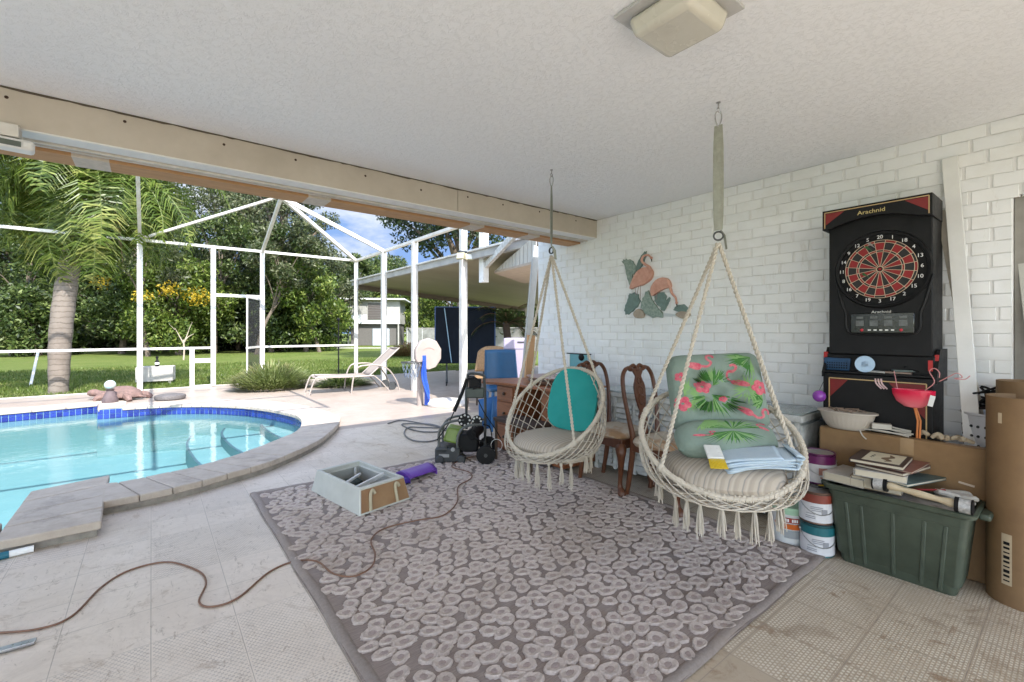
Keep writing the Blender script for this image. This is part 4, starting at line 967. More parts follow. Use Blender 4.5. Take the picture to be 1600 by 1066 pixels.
def lying(f):
    f = Vector((f[0], f[1], 0)).normalized(); l = Vector((-f.y, f.x, 0)); return Matrix((l, -f, Vector((0, 0, 1)))).transposed()
def seat_cushion(S, lab, r, h=.09, dz=.02, off=0):
    t_, f, l, C0, C1, hoop, Rs = S; p = t_.location+C1+f*off
    o = MB(); pillow(o, r*2, r*2, h, .4, 26, 26, 2.3, R=lying(f))
    ob = o.build('seat_cushion', STRIPE); ob.location = p+Vector((0, 0, dz)); tag(ob, lab, 'cushion', 'striped round seat cushions'); return ob
seat_cushion(s1, 'beige striped round cushion under the teal cushion in the nearer-pool hanging chair', .30, .16, .075, -.01)
seat_cushion(s2, 'beige striped round cushion under the folded towel in the hanging chair by the paint cans', .29, .19, .075)
# teal cushion
p = s1[0].location+s1[4]-s1[1]*.20+s1[2]*(.02)+Vector((0, 0, .375))
m = MB(); R_ = frame_to((-.90, -.44), rad(14), rad(5))
def teal(sg):
    def fn(u, v):
        a = 2*PI*u; hx, hy = .19, .235; tp = 1-.16*(math.sin(a) > 0)*abs(math.sin(a))
        x = hx*tp*math.copysign(abs(math.cos(a))**.55, math.cos(a)); y = hy*math.copysign(abs(math.sin(a))**.6, math.sin(a))
        e = (1-v**5)**.5; return R_ @ Vector((x*v, y*v, sg*(.012+.022*e) if v < .999 else sg*.022))
    return fn
m.grid(teal(1), 44, 10, True); m.grid(teal(-1), 44, 10, True)
def trim(u, v): a = teal(1)(u, 1.); b = teal(-1)(u, 1.); return a.lerp(b, v)
m.grid(trim, 44, 2, True)
TEAL = pm('teal_canvas', (.01, .27, .26), .8, .12, 6, .35, 350)
o = m.build('teal_cushion', TEAL, ang=60); o.location = p; tag(o, 'turquoise seat pad with rounded top leaning upright in the hanging chair', 'cushion')
# flamingo cushion
def flamingo(x, y, s, fl=1, ang=0.):
    """2D shapes: body, neck and head, tail"""
    ca, sa = math.cos(ang), math.sin(ang)
    def T(a, b): a *= fl; return (x+s*(a*ca-b*sa), y+s*(a*sa+b*ca))
    body = [T(.42*math.cos(k*2*PI/18)*(1+.25*math.cos(k*2*PI/18))-.0, .2*math.sin(k*2*PI/18)) for k in range(18)]
    nk = catmull([(-.3, .05, 0), (-.6, .1, 0), (-.72, .38, 0), (-.5, .52, 0), (-.46, .74, 0), (-.66, .82, 0), (-.80, .68, 0)], 5); strips = []
    for i in range(len(nk)-1):
        a, b = nk[i], nk[i+1]; d = (b-a).normalized(); w_ = .065; n_ = Vector((-d.y, d.x, 0))*w_; strips.append([T(*(a+n_).xy), T(*(a-n_).xy), T(*(b-n_).xy), T(*(b+n_).xy)])
    return body, strips
def pads(t, name, surf, w_, seed, R, c, items, k=0):
    pass
FL = [pm('mint_fabric', (.195, .26, .22), .85, .18, 8, .7, 16, bd=.012), pm('palm_print', (.045, .17, .03), .85, .3, 40, .2), pm('flamingo_print', (.45, .035, .085), .85, .3, 30, .2, col2=(.60, .20, .22)), pm('pale_leaf_print', (.20, .36, .13), .85, .2, 30)]
def printed(name, par, w_, d_, h_, puff, corner, tuft, R, c, seed, flam, fans, flowers):
    m = MB(); surf = pillow(m, w_, d_, h_, puff, 36, 36, corner, tuft, R, c); rs = random.Random(seed)
    f_up = surf(1); nrm = R @ Vector((0, 0, 1))
    def put(poly, k, lift):
        n_ = len(poly); cx = sum(p[0] for p in poly)/n_; cy = sum(p[1] for p in poly)/n_
        def S(q):
            a, b = max(-.97, min(.97, q[0])), max(-.97, min(.97, q[1])); return f_up((a+1)/2, (b+1)/2)+nrm*lift
        inner_ = [((p[0]+cx)/2, (p[1]+cy)/2) for p in poly]; vs = [S((cx, cy))]+[S(p) for p in inner_]+[S(p) for p in poly]
        fs = [(0, 1+i, 1+(i+1) % n_) for i in range(n_)]+[(1+i, 1+n_+i, 1+n_+(i+1) % n_, 1+(i+1) % n_) for i in range(n_)]
        m.mat(k).add(vs, fs)
    for (x, y, s, a0, a1, kk) in fans:
        nb = 27
        for i in range(nb):
            a = a0+(a1-a0)*i/(nb-1)+rs.uniform(-.04, .04); L_ = s*rs.uniform(.8, 1.05); d = (math.cos(a), math.sin(a)); n_ = (-d[1]*.02, d[0]*.02); mid = (x+d[0]*L_*.55, y+d[1]*L_*.55)
            put([(x, y), (mid[0]+n_[0], mid[1]+n_[1]), (x+d[0]*L_, y+d[1]*L_), (mid[0]-n_[0], mid[1]-n_[1])], (3 if rs.random() < .4 else kk), .0012)
    for (x, y, s, fl_, an) in flam:
        body, st = flamingo(x, y, s, fl_, an); put(body, 2, .002)
        for q in st: put(q, 2, .0021)
    for (x, y, s) in flowers:
        for k in range(5):
            a = k*2*PI/5+x*9; put([(x+s*(math.cos(a)*.55+.42*math.cos(q*PI/4)), y+s*(math.sin(a)*.55+.42*math.sin(q*PI/4))) for q in range(8)], 2, .0024+.0002*k)
    return m.build(name, FL, par, recalc=False, ang=80)
t = thing('flamingo_cushion', 'mint green tufted cushion printed with pink flamingos and palm fans in the hanging chair', 'cushion', tuple(s2[0].location+s2[4]+Vector((0, 0, .1))))
fb = (-.72, -.69)
Rb = frame_to(fb, rad(20), rad(-3)); up_ = Vector((0, 0, 1)); fv = Vector((*fb, 0)).normalized(); lv = Vector((-fv.y, fv.x, 0))
printed('back_pad', t, .50, .44, .17, .34, 8, [(-.36, .3, .035, .75), (.36, .3, .035, .75), (-.36, -.36, .035, .7), (.36, -.36, .035, .7), (0, -.03, .03, .5)], Rb, fv*-.20+up_*.355+lv*.03, 3,
        [(.42, .62, .42, 1, .25), (-.45, .18, .42, -1, .5), (-.5, -.55, .40, 1, .9)], [(-.75, .8, .55, -1.6, .3, 1), (.1, .12, .5, .5, 2.8, 1), (.15, -.1, .75, 3.4, 6.1, 1), (-.6, .0, .4, 0, 6.28, 3), (.75, -.1, .5, 1.6, 4.7, 3), (-.85, -.3, .3, -1, 1.5, 1)],
        [(.33, .10, .20), (.80, -.32, .20), (-.84, .02, .20), (.78, .35, .13), (-.05, -.22, .10)])
printed('front_roll', t, .50, .22, .15, .42, 3.0, None, frame_to(fb, rad(50), rad(-3)), fv*.0+up_*.14+lv*.02, 5,
        [(.55, -.2, .3, 1, .3), (-.72, .2, .3, -1, .8)], [(-.1, .1, .8, .2, 3.0, 1), (-.1, .0, .8, 3.6, 6.0, 1), (.45, .5, .5, 2, 5, 3)], [])
# folded towel and brush
TOW = pm('pale_blue_towel', (.40, .50, .60), .95, .14, 10, .5, 220, col2=(.46, .55, .62))
m = MB(); c1 = s2[0].location+s2[4]+fv*.16+lv*(.10)+up_*.165
for k in range(6):
    z = .010*k; x0 = -.16+.010*k*(k % 2); m.grid(lambda u, v, z=z, x0=x0, k=k: Vector((x0+.30*u+.012*math.sin(v*3+k), -.075+.15*v-.01*math.sin(u*4+k), z+.008*math.sin(u*3.1+.3*k)-.03*max(0, u-.7))), 14, 8)
for k in range(3):
    m.grid(lambda u, v, k=k: Vector((-.16-.011*(k+1)*math.sin(PI*u), -.075+.15*v, .02*k+.012*(1-math.cos(PI*u))/1.)), 8, 6)
o = m.build('folded_towel', TOW, recalc=False); sol = o.modifiers.new('solid', 'SOLIDIFY'); sol.thickness = .007; sol.offset = 0
o.location = c1; o.rotation_euler = (rad(-8), rad(4), math.atan2(-lv.y, -lv.x)); tag(o, 'pale blue towel folded in layers on the striped cushion of the hanging chair', 'towel')
t = thing('scrub_brush', 'brush with white plastic back and yellow bristles lying on the striped cushion beside the towel', 'brush', tuple(s2[0].location+s2[4]+fv*.22+lv*(-.085)+up_*.165)); t.rotation_euler = (0, rad(0), math.atan2(fv.y, fv.x))
m = MB(); m.box((-.045, 0, .055), (.09, .075, .012), Matrix.Rotation(rad(28), 3, 'Y')); m.build('back', pm('milky_plastic', (.62, .63, .62), .3, .15), t, bevel=.004)
m = MB()
for i in range(12):
    for j in range(3): m.cyl((-.004+.006*j, -.034+.0062*i, .032-.003*j), (.035+.005*j, -.036+.0066*i, .002), .0022, .003, 5)
m.build('bristles', pm('yellow_bristle', (.70, .50, .03), .7), t, smooth=False)
# ------------------------------------------------------------ dining chairs and desk
WALN = wood('dark_walnut', (.13, .045, .018), (.065, .022, .010), .35, 2); WALY = wood('reddish_wood', (.30, .115, .045), (.19, .065, .028), .35, 1)
RCAM = rad(-38.4)
def dining_chair(lab):
    t = thing('dining_chair', lab, 'dining chair', (0, 0, 0), 0, 'carved wooden dining chairs')
    m = MB(); m.b2(-.22, .22, -.235, -.205, .37, .445); m.b2(-.17, .17, .2, .225, .37, .445)
    for s in (-1, 1): m.beam((s*.205, -.22, .407), (s*.165, .21, .407), .025, .075)
    m.build('seat_rail', WALN, t, bevel=.005)
    m = MB(); pillow(m, .43, .43, .09, .35, 18, 18, 6, c=(0, -.01, .45))
    n = NT('worn_seat_cloth'); f = n.ramp(n.noise(4, 5, .6), [(.5, 0.), (.62, 1.)]); c = n.mix(f, (.50, .44, .36), (.36, .22, .12)); n.bump(n.noise(120, 4), .4, .004); m.build('seat', n.fin(c, .9), t)
    for s in (-1, 1):
        m = MB(); m.tube(catmull([(s*.20, -.21, .40), (s*.222, -.232, .33), (s*.205, -.215, .2), (s*.195, -.20, .08), (s*.205, -.225, .025), (s*.207, -.228, 0)], 5), [.037, .042, .044, .043, .040, .036, .031, .028, .025, .023, .0215, .020, .019, .018, .018, .019, .021, .025, .029, .032, .034, .034, .034, .032, .03, .028], 10); m.build('leg', WALN, t)
        P = catmull([(s*.155, .27, 0), (s*.158, .225, .25), (s*.16, .205, .45), (s*.185, .225, .62), (s*.205, .255, .80), (s*.19, .28, .94), (s*.13, .29, 1.005), (s*.06, .29, .99), (0, .29, .985)], 5)
        MB().tube(P, [.017+.006*math.sin(PI*min(1, i/16)) if i < 30 else .017+.004*math.sin(i) for i in range(len(P))], 9).build('leg', WALN, t)
    prof = [(.45, .055), (.50, .035), (.55, .045), (.62, .05), (.66, .03), (.70, .045), (.78, .065), (.86, .068), (.91, .045), (.94, .035), (.975, .06), (1.0, .05)]
    yc = lambda z: .212+.08*max(0, (z-.45))/.55
    m = MB(); q = catmull([(w_, z, 0) for z, w_ in prof], 3); poly = [(p.x, p.y) for p in q]+[(-p.x, p.y) for p in q[::-1]]
    m.prism(poly, 0, .014, lambda a, b, h: Vector((a, yc(b)-h, b)))
    for z, s_ in ((.82, .8), (.75, .9), (.60, .7), (.9, .6)):
        for sg in (-1, 1): m.tube([Vector((sg*.05*s_*math.sin(a)*.8, yc(z+.03*math.cos(a))-.016, z+.04*s_*math.cos(a))) for a in [k*PI/5 for k in range(6)]], .006, 5)
    m.tube(catmull([(-.1, yc(1)-.0, 1.0), (-.04, yc(1), 1.025), (0, yc(1), .995), (.04, yc(1), 1.025), (.1, yc(1), 1.0)], 4), .016, 8)
    m.build('back_splat', WALN, t); return t
c0 = dining_chair('carved wooden dining chair between the two hanging chairs, facing the cabinet'); c0.location = (3.10, 1.99, 0)
c1 = dup(c0); c1.location = (3.11, 2.50, 0); c1['label'] = 'carved wooden dining chair partly hidden behind the hanging chair with the teal cushion'
t = thing('writing_desk', 'reddish wooden desk with drawers behind the hanging chair with the teal cushion', 'desk', (2.97, 3.49, 0))
m = MB(); q = catmull([(-.05, -.55, 0), (-.06, -.2, 0), (-.05, .2, 0), (-.14, .5, 0), (-.16, .66, 0), (-.02, .74, 0), (.2, .64, 0)], 5); poly = [(p.x, p.y) for p in q]+[(.55, .56), (.55, -.56)]
m.prism(poly, .735, .765); m.build('desk_top', WALY, t, bevel=.006)
KN = pm('dark_knob', (.06, .035, .02), .4)
for y0 in (.22, -.50):
    m = MB(); m.b2(.0, .5, y0, y0+.30, .03, .733); ped = m.build('pedestal', WALY, t, bevel=.004)
    for z0, z1 in ((.56, .71), (.31, .545), (.06, .295)):
        m = MB(); m.b2(-.016, -.001, y0+.015, y0+.285, z0, z1); d = m.build('drawer', WALY, ped, bevel=.004)
        m = MB(); m.sph((-.028, y0+.15, (z0+z1)/2), .016, 10); m.build('knob', KN, d)
m = MB(); m.b2(.4, .42, -.2, .22, .1, .73); m.build('modesty_panel', pm('dark_panel', (.04, .025, .02), .6), t)
t = thing('dark_stool', 'small dark stool with thin legs half hidden under the hanging chair by the desk', 'stool', (2.84, 3.42, 0))
m = MB(); m.b2(-.14, .14, -.3, .3, .40, .44); m.build('seat', pm('dark_wicker', (.05, .03, .022), .7), t, bevel=.01)
for x in (-.12, .12):
    for y in (-.27, .27): m = MB(); m.cyl((x, y, 0), (x, y, .4), .014, n=8); m.build('leg', KN, t)
def disc(m, c, r, h, n_=26): m.lathe([(0, 0), (r*.8, 0), (r, h), (r*.97, h+.004), (r*.75, .006), (0, .006)], n_, c)
for k, (col, lab) in enumerate([((.42, .30, .25), 'pinkish oval wooden tray, lowest of the trays on the desk'), ((.50, .36, .33), 'pale pink oval tray, upper one stacked on the desk')]):
    m = MB(); m.lathe([(0, 0), (.2, 0), (.25, .035), (.24, .036), (.19, .008), (0, .008)], 32, sy=1.25); o = m.build('tray', pm('tray_%s' % 'ab'[k], col, .35, .3, 6)); o.location = (3.25, 3.42, .767+.037*k); tag(o, lab, 'tray')
t = thing('tissue_box', 'small blue and white box on the desk behind the hanging chair rim', 'box', (3.2, 3.02, .767))
MB().box((0, 0, .035), (.10, .18, .07)).build('carton', pm('white_carton', (.65, .68, .72), .5), t, bevel=.003); m = MB(); m.box((-.0505, 0, .035), (.002, .13, .03)); m.box((-.052, .03, .035), (.002, .02, .02)); m.build('print', pm('blue_print', (.02, .08, .3), .5), t)
m = MB(); m.lathe([(.04, 0), (.045, .01), (.045, .10), (.03, .12), (.03, .14)], 18); o = m.build('jar', pm('frosted_jar', (.5, .58, .55), .3)); o.location = (3.5, 3.12, .767); tag(o, 'frosted pale jar at the wall side of the desk', 'jar')
t = thing('picture_board', 'small teal picture board with a black top rod leaning at the wall behind the chairs', 'picture', (3.62, WX(902, 570, 3.65).y, .72)); m = MB(); m.box((.04, 0, .17), (.012, .26, .32)); m.build('panel', pm('teal_picture', (.10, .32, .38), .4, .5, 7, col2=(.22, .40, .42)), t); m = MB(); m.cyl((.03, -.2, .335), (.03, .16, .335), .006, n=8); m.sph((.03, -.06, .30), .04, 10, (.5, 1, 1)); m.build('rod', BLACK, t); m = MB(); m.box((.03, .125, .17), (.014, .02, .32)); m.build('edge', W_PAINT, t)

# white weathered console
t = thing('white_console', 'long white weathered slatted cabinet with a glass top against the brick wall', 'cabinet', (3.34, 1.17, 0))
SHAB = pm('weathered_white', (.60, .61, .60), .7, .35, 12, .4, 60, col2=(.36, .37, .36))
m = MB(); m.b2(.012, .40, .012, 1.75, .05, .70); m.build('carcass', SHAB, t)
m = MB(); m.b2(-.02, .42, -.02, 1.78, .70, .745); m.build('cornice', SHAB, t, bevel=.008)
m = MB(); m.b2(-.01, .41, -.01, 1.77, .7475, .7555); gm = pm('glass_top', (.30, .36, .36), .05); m.build('glass_top', gm, t, bevel=.002)
m = MB()
for i in range(8):
    for k in range(12): y = .03+i*.215; m.box((-.0, y+.1, .1+k*.048), (.012, .17, .038), Matrix.Rotation(rad(25), 3, 'Y'))
for k in range(22): m.box((.03+k*.0165, 0., .375), (.011, .018, .6))
m.build('slats', SHAB, t)
m = MB()
for i in range(9): m.b2(-.012, .011, .0+i*.215, .028+i*.215, .04, .70)
m.build('stiles', SHAB, t)
for x in (.0, .36):
    for y in (.0, 1.72): m = MB(); m.b2(x, x+.05, y, y+.05, 0, .045); m.build('foot', SHAB, t)

# ------------------------------------------------------------ pressure washer
S = .001334
def L2(cx, cy, y=0.): return Vector(((cx-430)*S, y, (1020-cy)*S))
p = at(729, 518, 4.62)
t = thing('pressure_washer', 'green and black pressure washer with grey tube frame beside the desk', 'pressure washer', (p.x, p.y, 0), RCAM)
TUB = pm('grey_tube', (.10, .105, .10), .35, .3, 20); GRN = pm('leaf_green_plastic', (.16, .24, .035), .4, .2, 9)
m = MB()
for y in (-.12, .14):
    m.tube(catmull([L2(372, 985, y), L2(372, 850, y), L2(400, 775, y), L2(460, 742, y), L2(555, 735, y)], 6), .0135, 8)
    m.tube(catmull([L2(235, 940, y+.02), L2(232, 810, y+.02), L2(265, 745, y+.02), L2(330, 715, y+.02), L2(420, 703, y+.02)], 6), .0135, 8)
m.tube([L2(372, 985, -.12), L2(372, 985, .14)], .0135, 8); m.tube([L2(240, 960, -.1), L2(240, 960, .16)], .0135, 8); m.build('frame', TUB, t)
m = MB(); m.tube(catmull([L2(570, 930, 0), L2(572, 600, 0), L2(565, 420, .0), L2(552, 378, 0), L2(450, 368, .02), L2(436, 420, .04), L2(424, 520, .05), L2(424, 800, .08)], 8), .014, 8); m.build('handle', pm('dark_tube', (.05, .055, .055), .4), t)
m = MB(); m.box(L2(493, 512, .02), (.19, .08, .105)); m.build('control_panel', pm('grey_green_panel', (.06, .075, .065), .5), t, bevel=.012)
m = MB(); m.box(L2(495, 440, .0), (.12, .06, .09)); m.box(L2(470, 400, 0), (.06, .05, .04)); m.tube(catmull([L2(445, 400, -.04), L2(500, 395, -.05), L2(540, 450, -.04), L2(480, 480, -.04)], 5), .01, 6); m.build('hose_hook', BLACK, t, bevel=.008)
m = MB(); m.box(L2(335, 825, .02), (.18, .22, .15), Matrix.Rotation(rad(12), 3, 'Y'), .8); m.build('motor_cover', GRN, t, bevel=.02)
m = MB(); m.box(L2(440, 880, .02), (.22, .22, .18)); m.cyl(L2(470, 820, -.1), L2(520, 800, .12), .06, n=14); m.build('motor', BLACK, t, bevel=.02)
m = MB(); m.box(L2(300, 960, .0), (.25, .3, .14)); m.box(L2(260, 925, -.1), (.12, .1, .06)); m.cyl(L2(245, 990, -.17), L2(245, 990, .18), .045, n=16); m.cyl(L2(400, 990, -.16), L2(400, 990, -.05), .045, n=16); m.build('base', GREYD, t, bevel=.015)
m = MB(); m.cyl(L2(340, 915, -.14), L2(340, 915, -.152), .02, n=12); m.box(L2(275, 960, -.152), (.1, .006, .03)); m.build('badge', pm('badge_grey', (.3, .3, .3), .5), t)
for y in (-.2, .2):
    m = MB(); c = L2(585, 945, y); Ry = Matrix.Rotation(rad(90), 3, 'X')
    m.lathe([(.066, -.02), (.09, -.018), (.094, 0), (.09, .018), (.066, .02)], 30, c, Ry); wh = m.build('wheel', BLACK, t)
    m = MB(); m.lathe([(.0, -.024), (.018, -.024), (.018, .024), (0, .024)], 14, c, Ry); m.lathe([(.062, -.012), (.07, -.012), (.07, .012), (.062, .012)], 30, c, Ry)
    for k in range(6): a = k*PI/3; m.beam(c+Vector((math.cos(a)*.015, 0, math.sin(a)*.015)), c+Vector((math.cos(a)*.066, 0, math.sin(a)*.066)), .012, .016)
    m.build('rim', GREYD, wh)
for cx, cy, r in ((425, 705, .066), (515, 712, .054)):
    m = MB(); c = L2(cx, cy, -.10); Ry = Matrix.Rotation(rad(90), 3, 'X'); m.lathe([(0, -.012), (r, -.012), (r, .012), (0, .012)], 26, c, Ry)
    d = m.build('nozzle_disc', BLACK, t); m = MB()
    for k in range(8): a = k*PI/4; q = c+Vector((math.cos(a)*r*.74, -.013, math.sin(a)*r*.74)); m.sph(q, .0105, 8, (1, .2, 1))
    m.build('disc_hole', pm('pale_hole', (.55, .55, .52), .6), d)
m = MB(); m.tube([L2(437, 400, -.07), L2(405, 500, -.08), L2(345, 640, -.09)], [.014, .017, .02], 8); m.tube([L2(345, 640, -.09), L2(300, 740, -.1), L2(220, 850, -.11)], .006, 6); m.build('spray_lance', BLACK, t)
m = MB(); m.tube(catmull([L2(560, 740, -.08), L2(610, 760, -.09), L2(625, 850, -.1), L2(590, 900, -.06)], 6), .006, 6); m.tube(catmull([L2(520, 560, -.06), L2(575, 660, -.1), L2(650, 770, -.1), L2(690, 850, -.05)], 6), .005, 6)
m.tube(catmull([L2(500, 700, -.1), L2(480, 800, -.13), L2(560, 860, -.12), L2(575, 790, -.12)], 6), .008, 6); m.build('hose', BLACK, t)
m = MB(); m.tube([L2(660+42*math.cos(a), 900+48*math.sin(a), -.05+.02*math.sin(a)) for a in [k*PI/10 for k in range(20)]], .003, 5, closed=True); m.build('cable_loop', W_PAINT, t)
HOSE = pm('grey_hose', (.13, .125, .12), .5)
P = [G(u, v, .012) for u, v in [(606, 662), (625, 657), (650, 660), (690, 668), (700, 671), (680, 675), (650, 673), (628, 664), (640, 662), (672, 663), (688, 668), (660, 668), (638, 668), (632, 678), (645, 688), (670, 690), (690, 684), (712, 672)]]
tag(MB().tube(catmull(P, 7), .009, 7).build('garden_hose', HOSE), 'dark grey hose coiled loosely on the floor left of the pressure washer', 'hose')

# ------------------------------------------------------------ box frame, purple tub on the rug
A, B_, D_ = G(486, 770), G(562, 811), G(641, 783); Wv = (D_-B_); Lv = (A-B_); Cc = (A+D_)/2
t = thing('plastic_frame', 'open grey box frame with one brown side panel lying on the rug', 'frame', (Cc.x, Cc.y, .018))
nW, nL = Wv.normalized(), Lv.normalized(); hW, hL = Wv.length/2, Lv.length/2; OFFW = pm('aged_grey_plastic', (.50, .50, .45), .5, .15, 5, .15, 60)
def fp(a, b, z): return nW*a*hW+nL*b*hL+Vector((0, 0, z))
m = MB(); HT = .17; tpx = .87; th = .10
outer = [(-1, -1), (1, -1), (1, 1), (-1, 1)]
ring = lambda s, z: [fp(a*s, b*s, z) for a, b in outer]
rings = [ring(1, 0), ring(.969, .04), ring(tpx, HT), ring(tpx-.10, HT), ring(tpx-.10, HT-.03), ring(tpx-.14, HT-.035), ring(tpx-.02, 0)]
vs = sum(rings, []); m.add(vs, [(i*4+k, i*4+(k+1) % 4, i*4+4+(k+1) % 4, i*4+4+k) for i in range(6) for k in range(4)]); m.build('frame_ring', OFFW, t, bevel=.006)
m = MB(); q = lambda a, z, o: fp(a, -1, z)-nL*o if False else nW*a*hW*(1-(1-tpx)*z/HT)+nL*(-hL*(1-(1-tpx)*z/HT)-o)+Vector((0, 0, z))
m.add([q(-.95, .012, .003), q(.97, .012, .003), q(.97, .158, .004), q(-.95, .158, .004)], [(0, 1, 2, 3)])
m.build('side_panel', pm('amber_brown_panel', (.24, .13, .065), .35, .35, 5, .1, col2=(.30, .19, .10)), t, smooth=False, recalc=False)
m = MB()
for a0 in (-.62, .45): m.tube(catmull([q(a0, .015, .012), q(a0+.01, .10, .014), q(a0+.06, .135, .014), q(a0+.15, .14, .012), q(a0+.21, .115, .01)], 5), .012, 7)
m.build('arch_grip', pm('tan_grip', (.42, .36, .24), .5), t)
m = MB(); m.beam(fp(-.62, -.5, .13), fp(.62, -.35, .155), .02, .03); m.beam(fp(-.65, .1, .09), fp(.5, .45, .10), .02, .02); m.beam(fp(.45, .62, .05), fp(.45, .62, .14), .02, .015); m.build('inner_bar', pm('pale_bar', (.62, .62, .6), .5), t, bevel=.003)
m = MB(); m.prism([tuple(fp(a, b, 0).xy) for a, b in ((-.7, .15), (.45, .3), (.5, .68), (-.7, .68))], .03, .06); m.build('mesh_filter', pm('dark_green_mesh', (.04, .055, .045), .9, .5, 90, .6), t)
pA, pB = G(606, 742, .018), G(672, 753, .018); pD = G(688, 741, .018)
t = thing('purple_tub', 'purple plastic half round tub lying on the rug beside the grey frame', 'tub', tuple(pB)); ax = (G(640, 757, .018)-G(688, 741, .018)); a0 = G(644, 757, .018)-pB; a1 = G(686, 742, .018)-pB
d = (a1-a0); bk = Vector((-d.y, d.x, 0)).normalized(); PUR = pm('purple_plastic', (.15, .055, .38), .35, .2, 5)
m = MB(); m.grid(lambda u, v: a0.lerp(a1, u)+bk*(.02+.24*v)+Vector((0, 0, .004+.085*math.sin(PI*min(1, .12+v*.88))**.8)), 10, 18)
m.grid(lambda u, v: a0+(bk*(.02+.24*u))+Vector((0, 0, .004+v*.085*math.sin(PI*min(1, .12+u*.88))**.8)), 14, 4); m.grid(lambda u, v: a1+(bk*(.02+.24*u))+Vector((0, 0, .004+v*.085*math.sin(PI*min(1, .12+u*.88))**.8)), 14, 4)
o = m.build('shell', PUR, t, recalc=False); s_ = o.modifiers.new('s', 'SOLIDIFY'); s_.thickness = .004
m = MB(); b0 = a0-d.normalized()*.2+bk*.06; m.prism([(b0.x, b0.y), ((a0+bk*.03).x, (a0+bk*.03).y), ((a0+bk*.24).x, (a0+bk*.24).y), ((b0+bk*.14).x, (b0+bk*.14).y)], .004, .05); m.build('open_end', pm('deep_violet', (.06, .03, .30), .5), t, bevel=.01)

# ------------------------------------------------------------ poolside objects
STN = pm('turtle_stone', (.20, .12, .10), .8, .4, 14, .5, 60, col2=(.11, .07, .06))
p = G(205, 624); t = thing('turtle_statue', 'reddish brown stone turtle statue at the far edge of the pool', 'statue', (p.x-.16, p.y+.05, 0), RCAM)
m = MB(); 
def shell(u, v):
    a = 2*PI*u; r_ = math.sin(PI/2*v); z = math.cos(PI/2*v); b = 1+.03*math.sin(a*8)*math.sin(v*9); return Vector((.05+.33*r_*math.cos(a)*b, .26*r_*math.sin(a)*b, .07+.19*z*(1+.04*math.cos(a*6)*math.sin(v*6))))
m.grid(shell, 40, 14, True); m.build('shell', STN, t)
m = MB(); m.sph((.05, 0, .08), .3, 16, (1.05, .8, .2)); m.tube(catmull([(-.2, 0, .09), (-.36, 0, .11), (-.47, 0, .13), (-.56, 0, .125), (-.62, 0, .11)], 4), [.07, .07, .065, .062, .06, .06, .06, .062, .068, .072, .07, .065, .06, .055, .045, .035, .02], 10)
for x, y in ((-.2, -.24), (-.2, .24), (.33, -.22), (.33, .22)): m.tube(catmull([(x*.6, y*.5, .09), (x, y, .07), (x*1.2, y*1.15, .015)], 4), [.07, .075, .07, .065, .06, .055, .05, .045, .04], 8)
m.tube([(.3, 0, .08), (.5, 0, .06)], [.04, .01], 6); m.build('body', STN, t)
p = G(172, 630); t = thing('globe_ornament', 'pale blue glass globe on a dark squat stand beside the turtle', 'garden ornament', (p.x, p.y, .0))
m = MB(); m.lathe([(.11, 0), (.12, .06), (.08, .16), (.05, .22), (.07, .25)], 18); m.build('stand', pm('dark_stone', (.12, .085, .085), .8, .3), t); m = MB(); m.sph((0, 0, .33), .085, 24); m.build('globe', pm('pearly_glass', (.30, .45, .48), .1, .5, 9, col2=(.5, .45, .38)), t)
p = G(266, 624); m = MB(); m.lathe([(.0, 0), (.24, 0), (.25, .03), (.24, .07), (.19, .085), (0, .09)], 32); o = m.build('round_lid', pm('dark_rubber', (.13, .115, .11), .7, .3)); o.location = (p.x, p.y, .013); tag(o, 'round dark disc lying on the pool deck right of the turtle', 'lid')
p = G(244, 600); t = thing('planter_box', 'grey planter box on low legs standing on the grass behind the first tall post', 'planter', (p.x, p.y+.25, -.01), rad(-8))
m = MB(); m.box((0, 0, .25), (.74, .5, .36)); m.build('box', pm('grey_fibre_cement', (.45, .42, .38), .8, .25, 4), t, bevel=.01); m = MB()
for x in (-.3, .3):
    for y in (-.2, .2): m.box((x, y, .035), (.06, .06, .08))
m.build('feet', pm('grey_foot', (.3, .28, .25), .8), t)
t = thing('black_bottle', 'small black and white bottle standing on the grey planter box', 'bottle', (p.x+.02, p.y+.15, .425)); m = MB(); m.lathe([(.035, 0), (.045, .03), (.045, .12), (.02, .16), (.02, .2), (.03, .21), (.03, .25)], 14); m.build('body', BLACK, t); m = MB(); m.lathe([(.046, .05), (.047, .10)], 14); m.build('band', W_PAINT, t)
a, b = G(48, 602), at(60, 548, 12.2); tag(MB().beam(a, b, .05, .04).build('leaning_stake', W_ALU), 'pale stake leaning in the grass left of the palm trunk', 'stake')
p = G(529, 586); t = thing('garden_pole', 'thin black pole standing on the lawn behind the lounger', 'pole', (p.x, p.y, 0)); m = MB(); m.cyl((0, 0, 0), (0, 0, 1.62), .02, n=8); m.build('rod', BLACK, t); m = MB(); m.lathe([(.05, 1.62), (.06, 1.66), (0, 1.72)], 10); m.build('cap', BLACK, t)
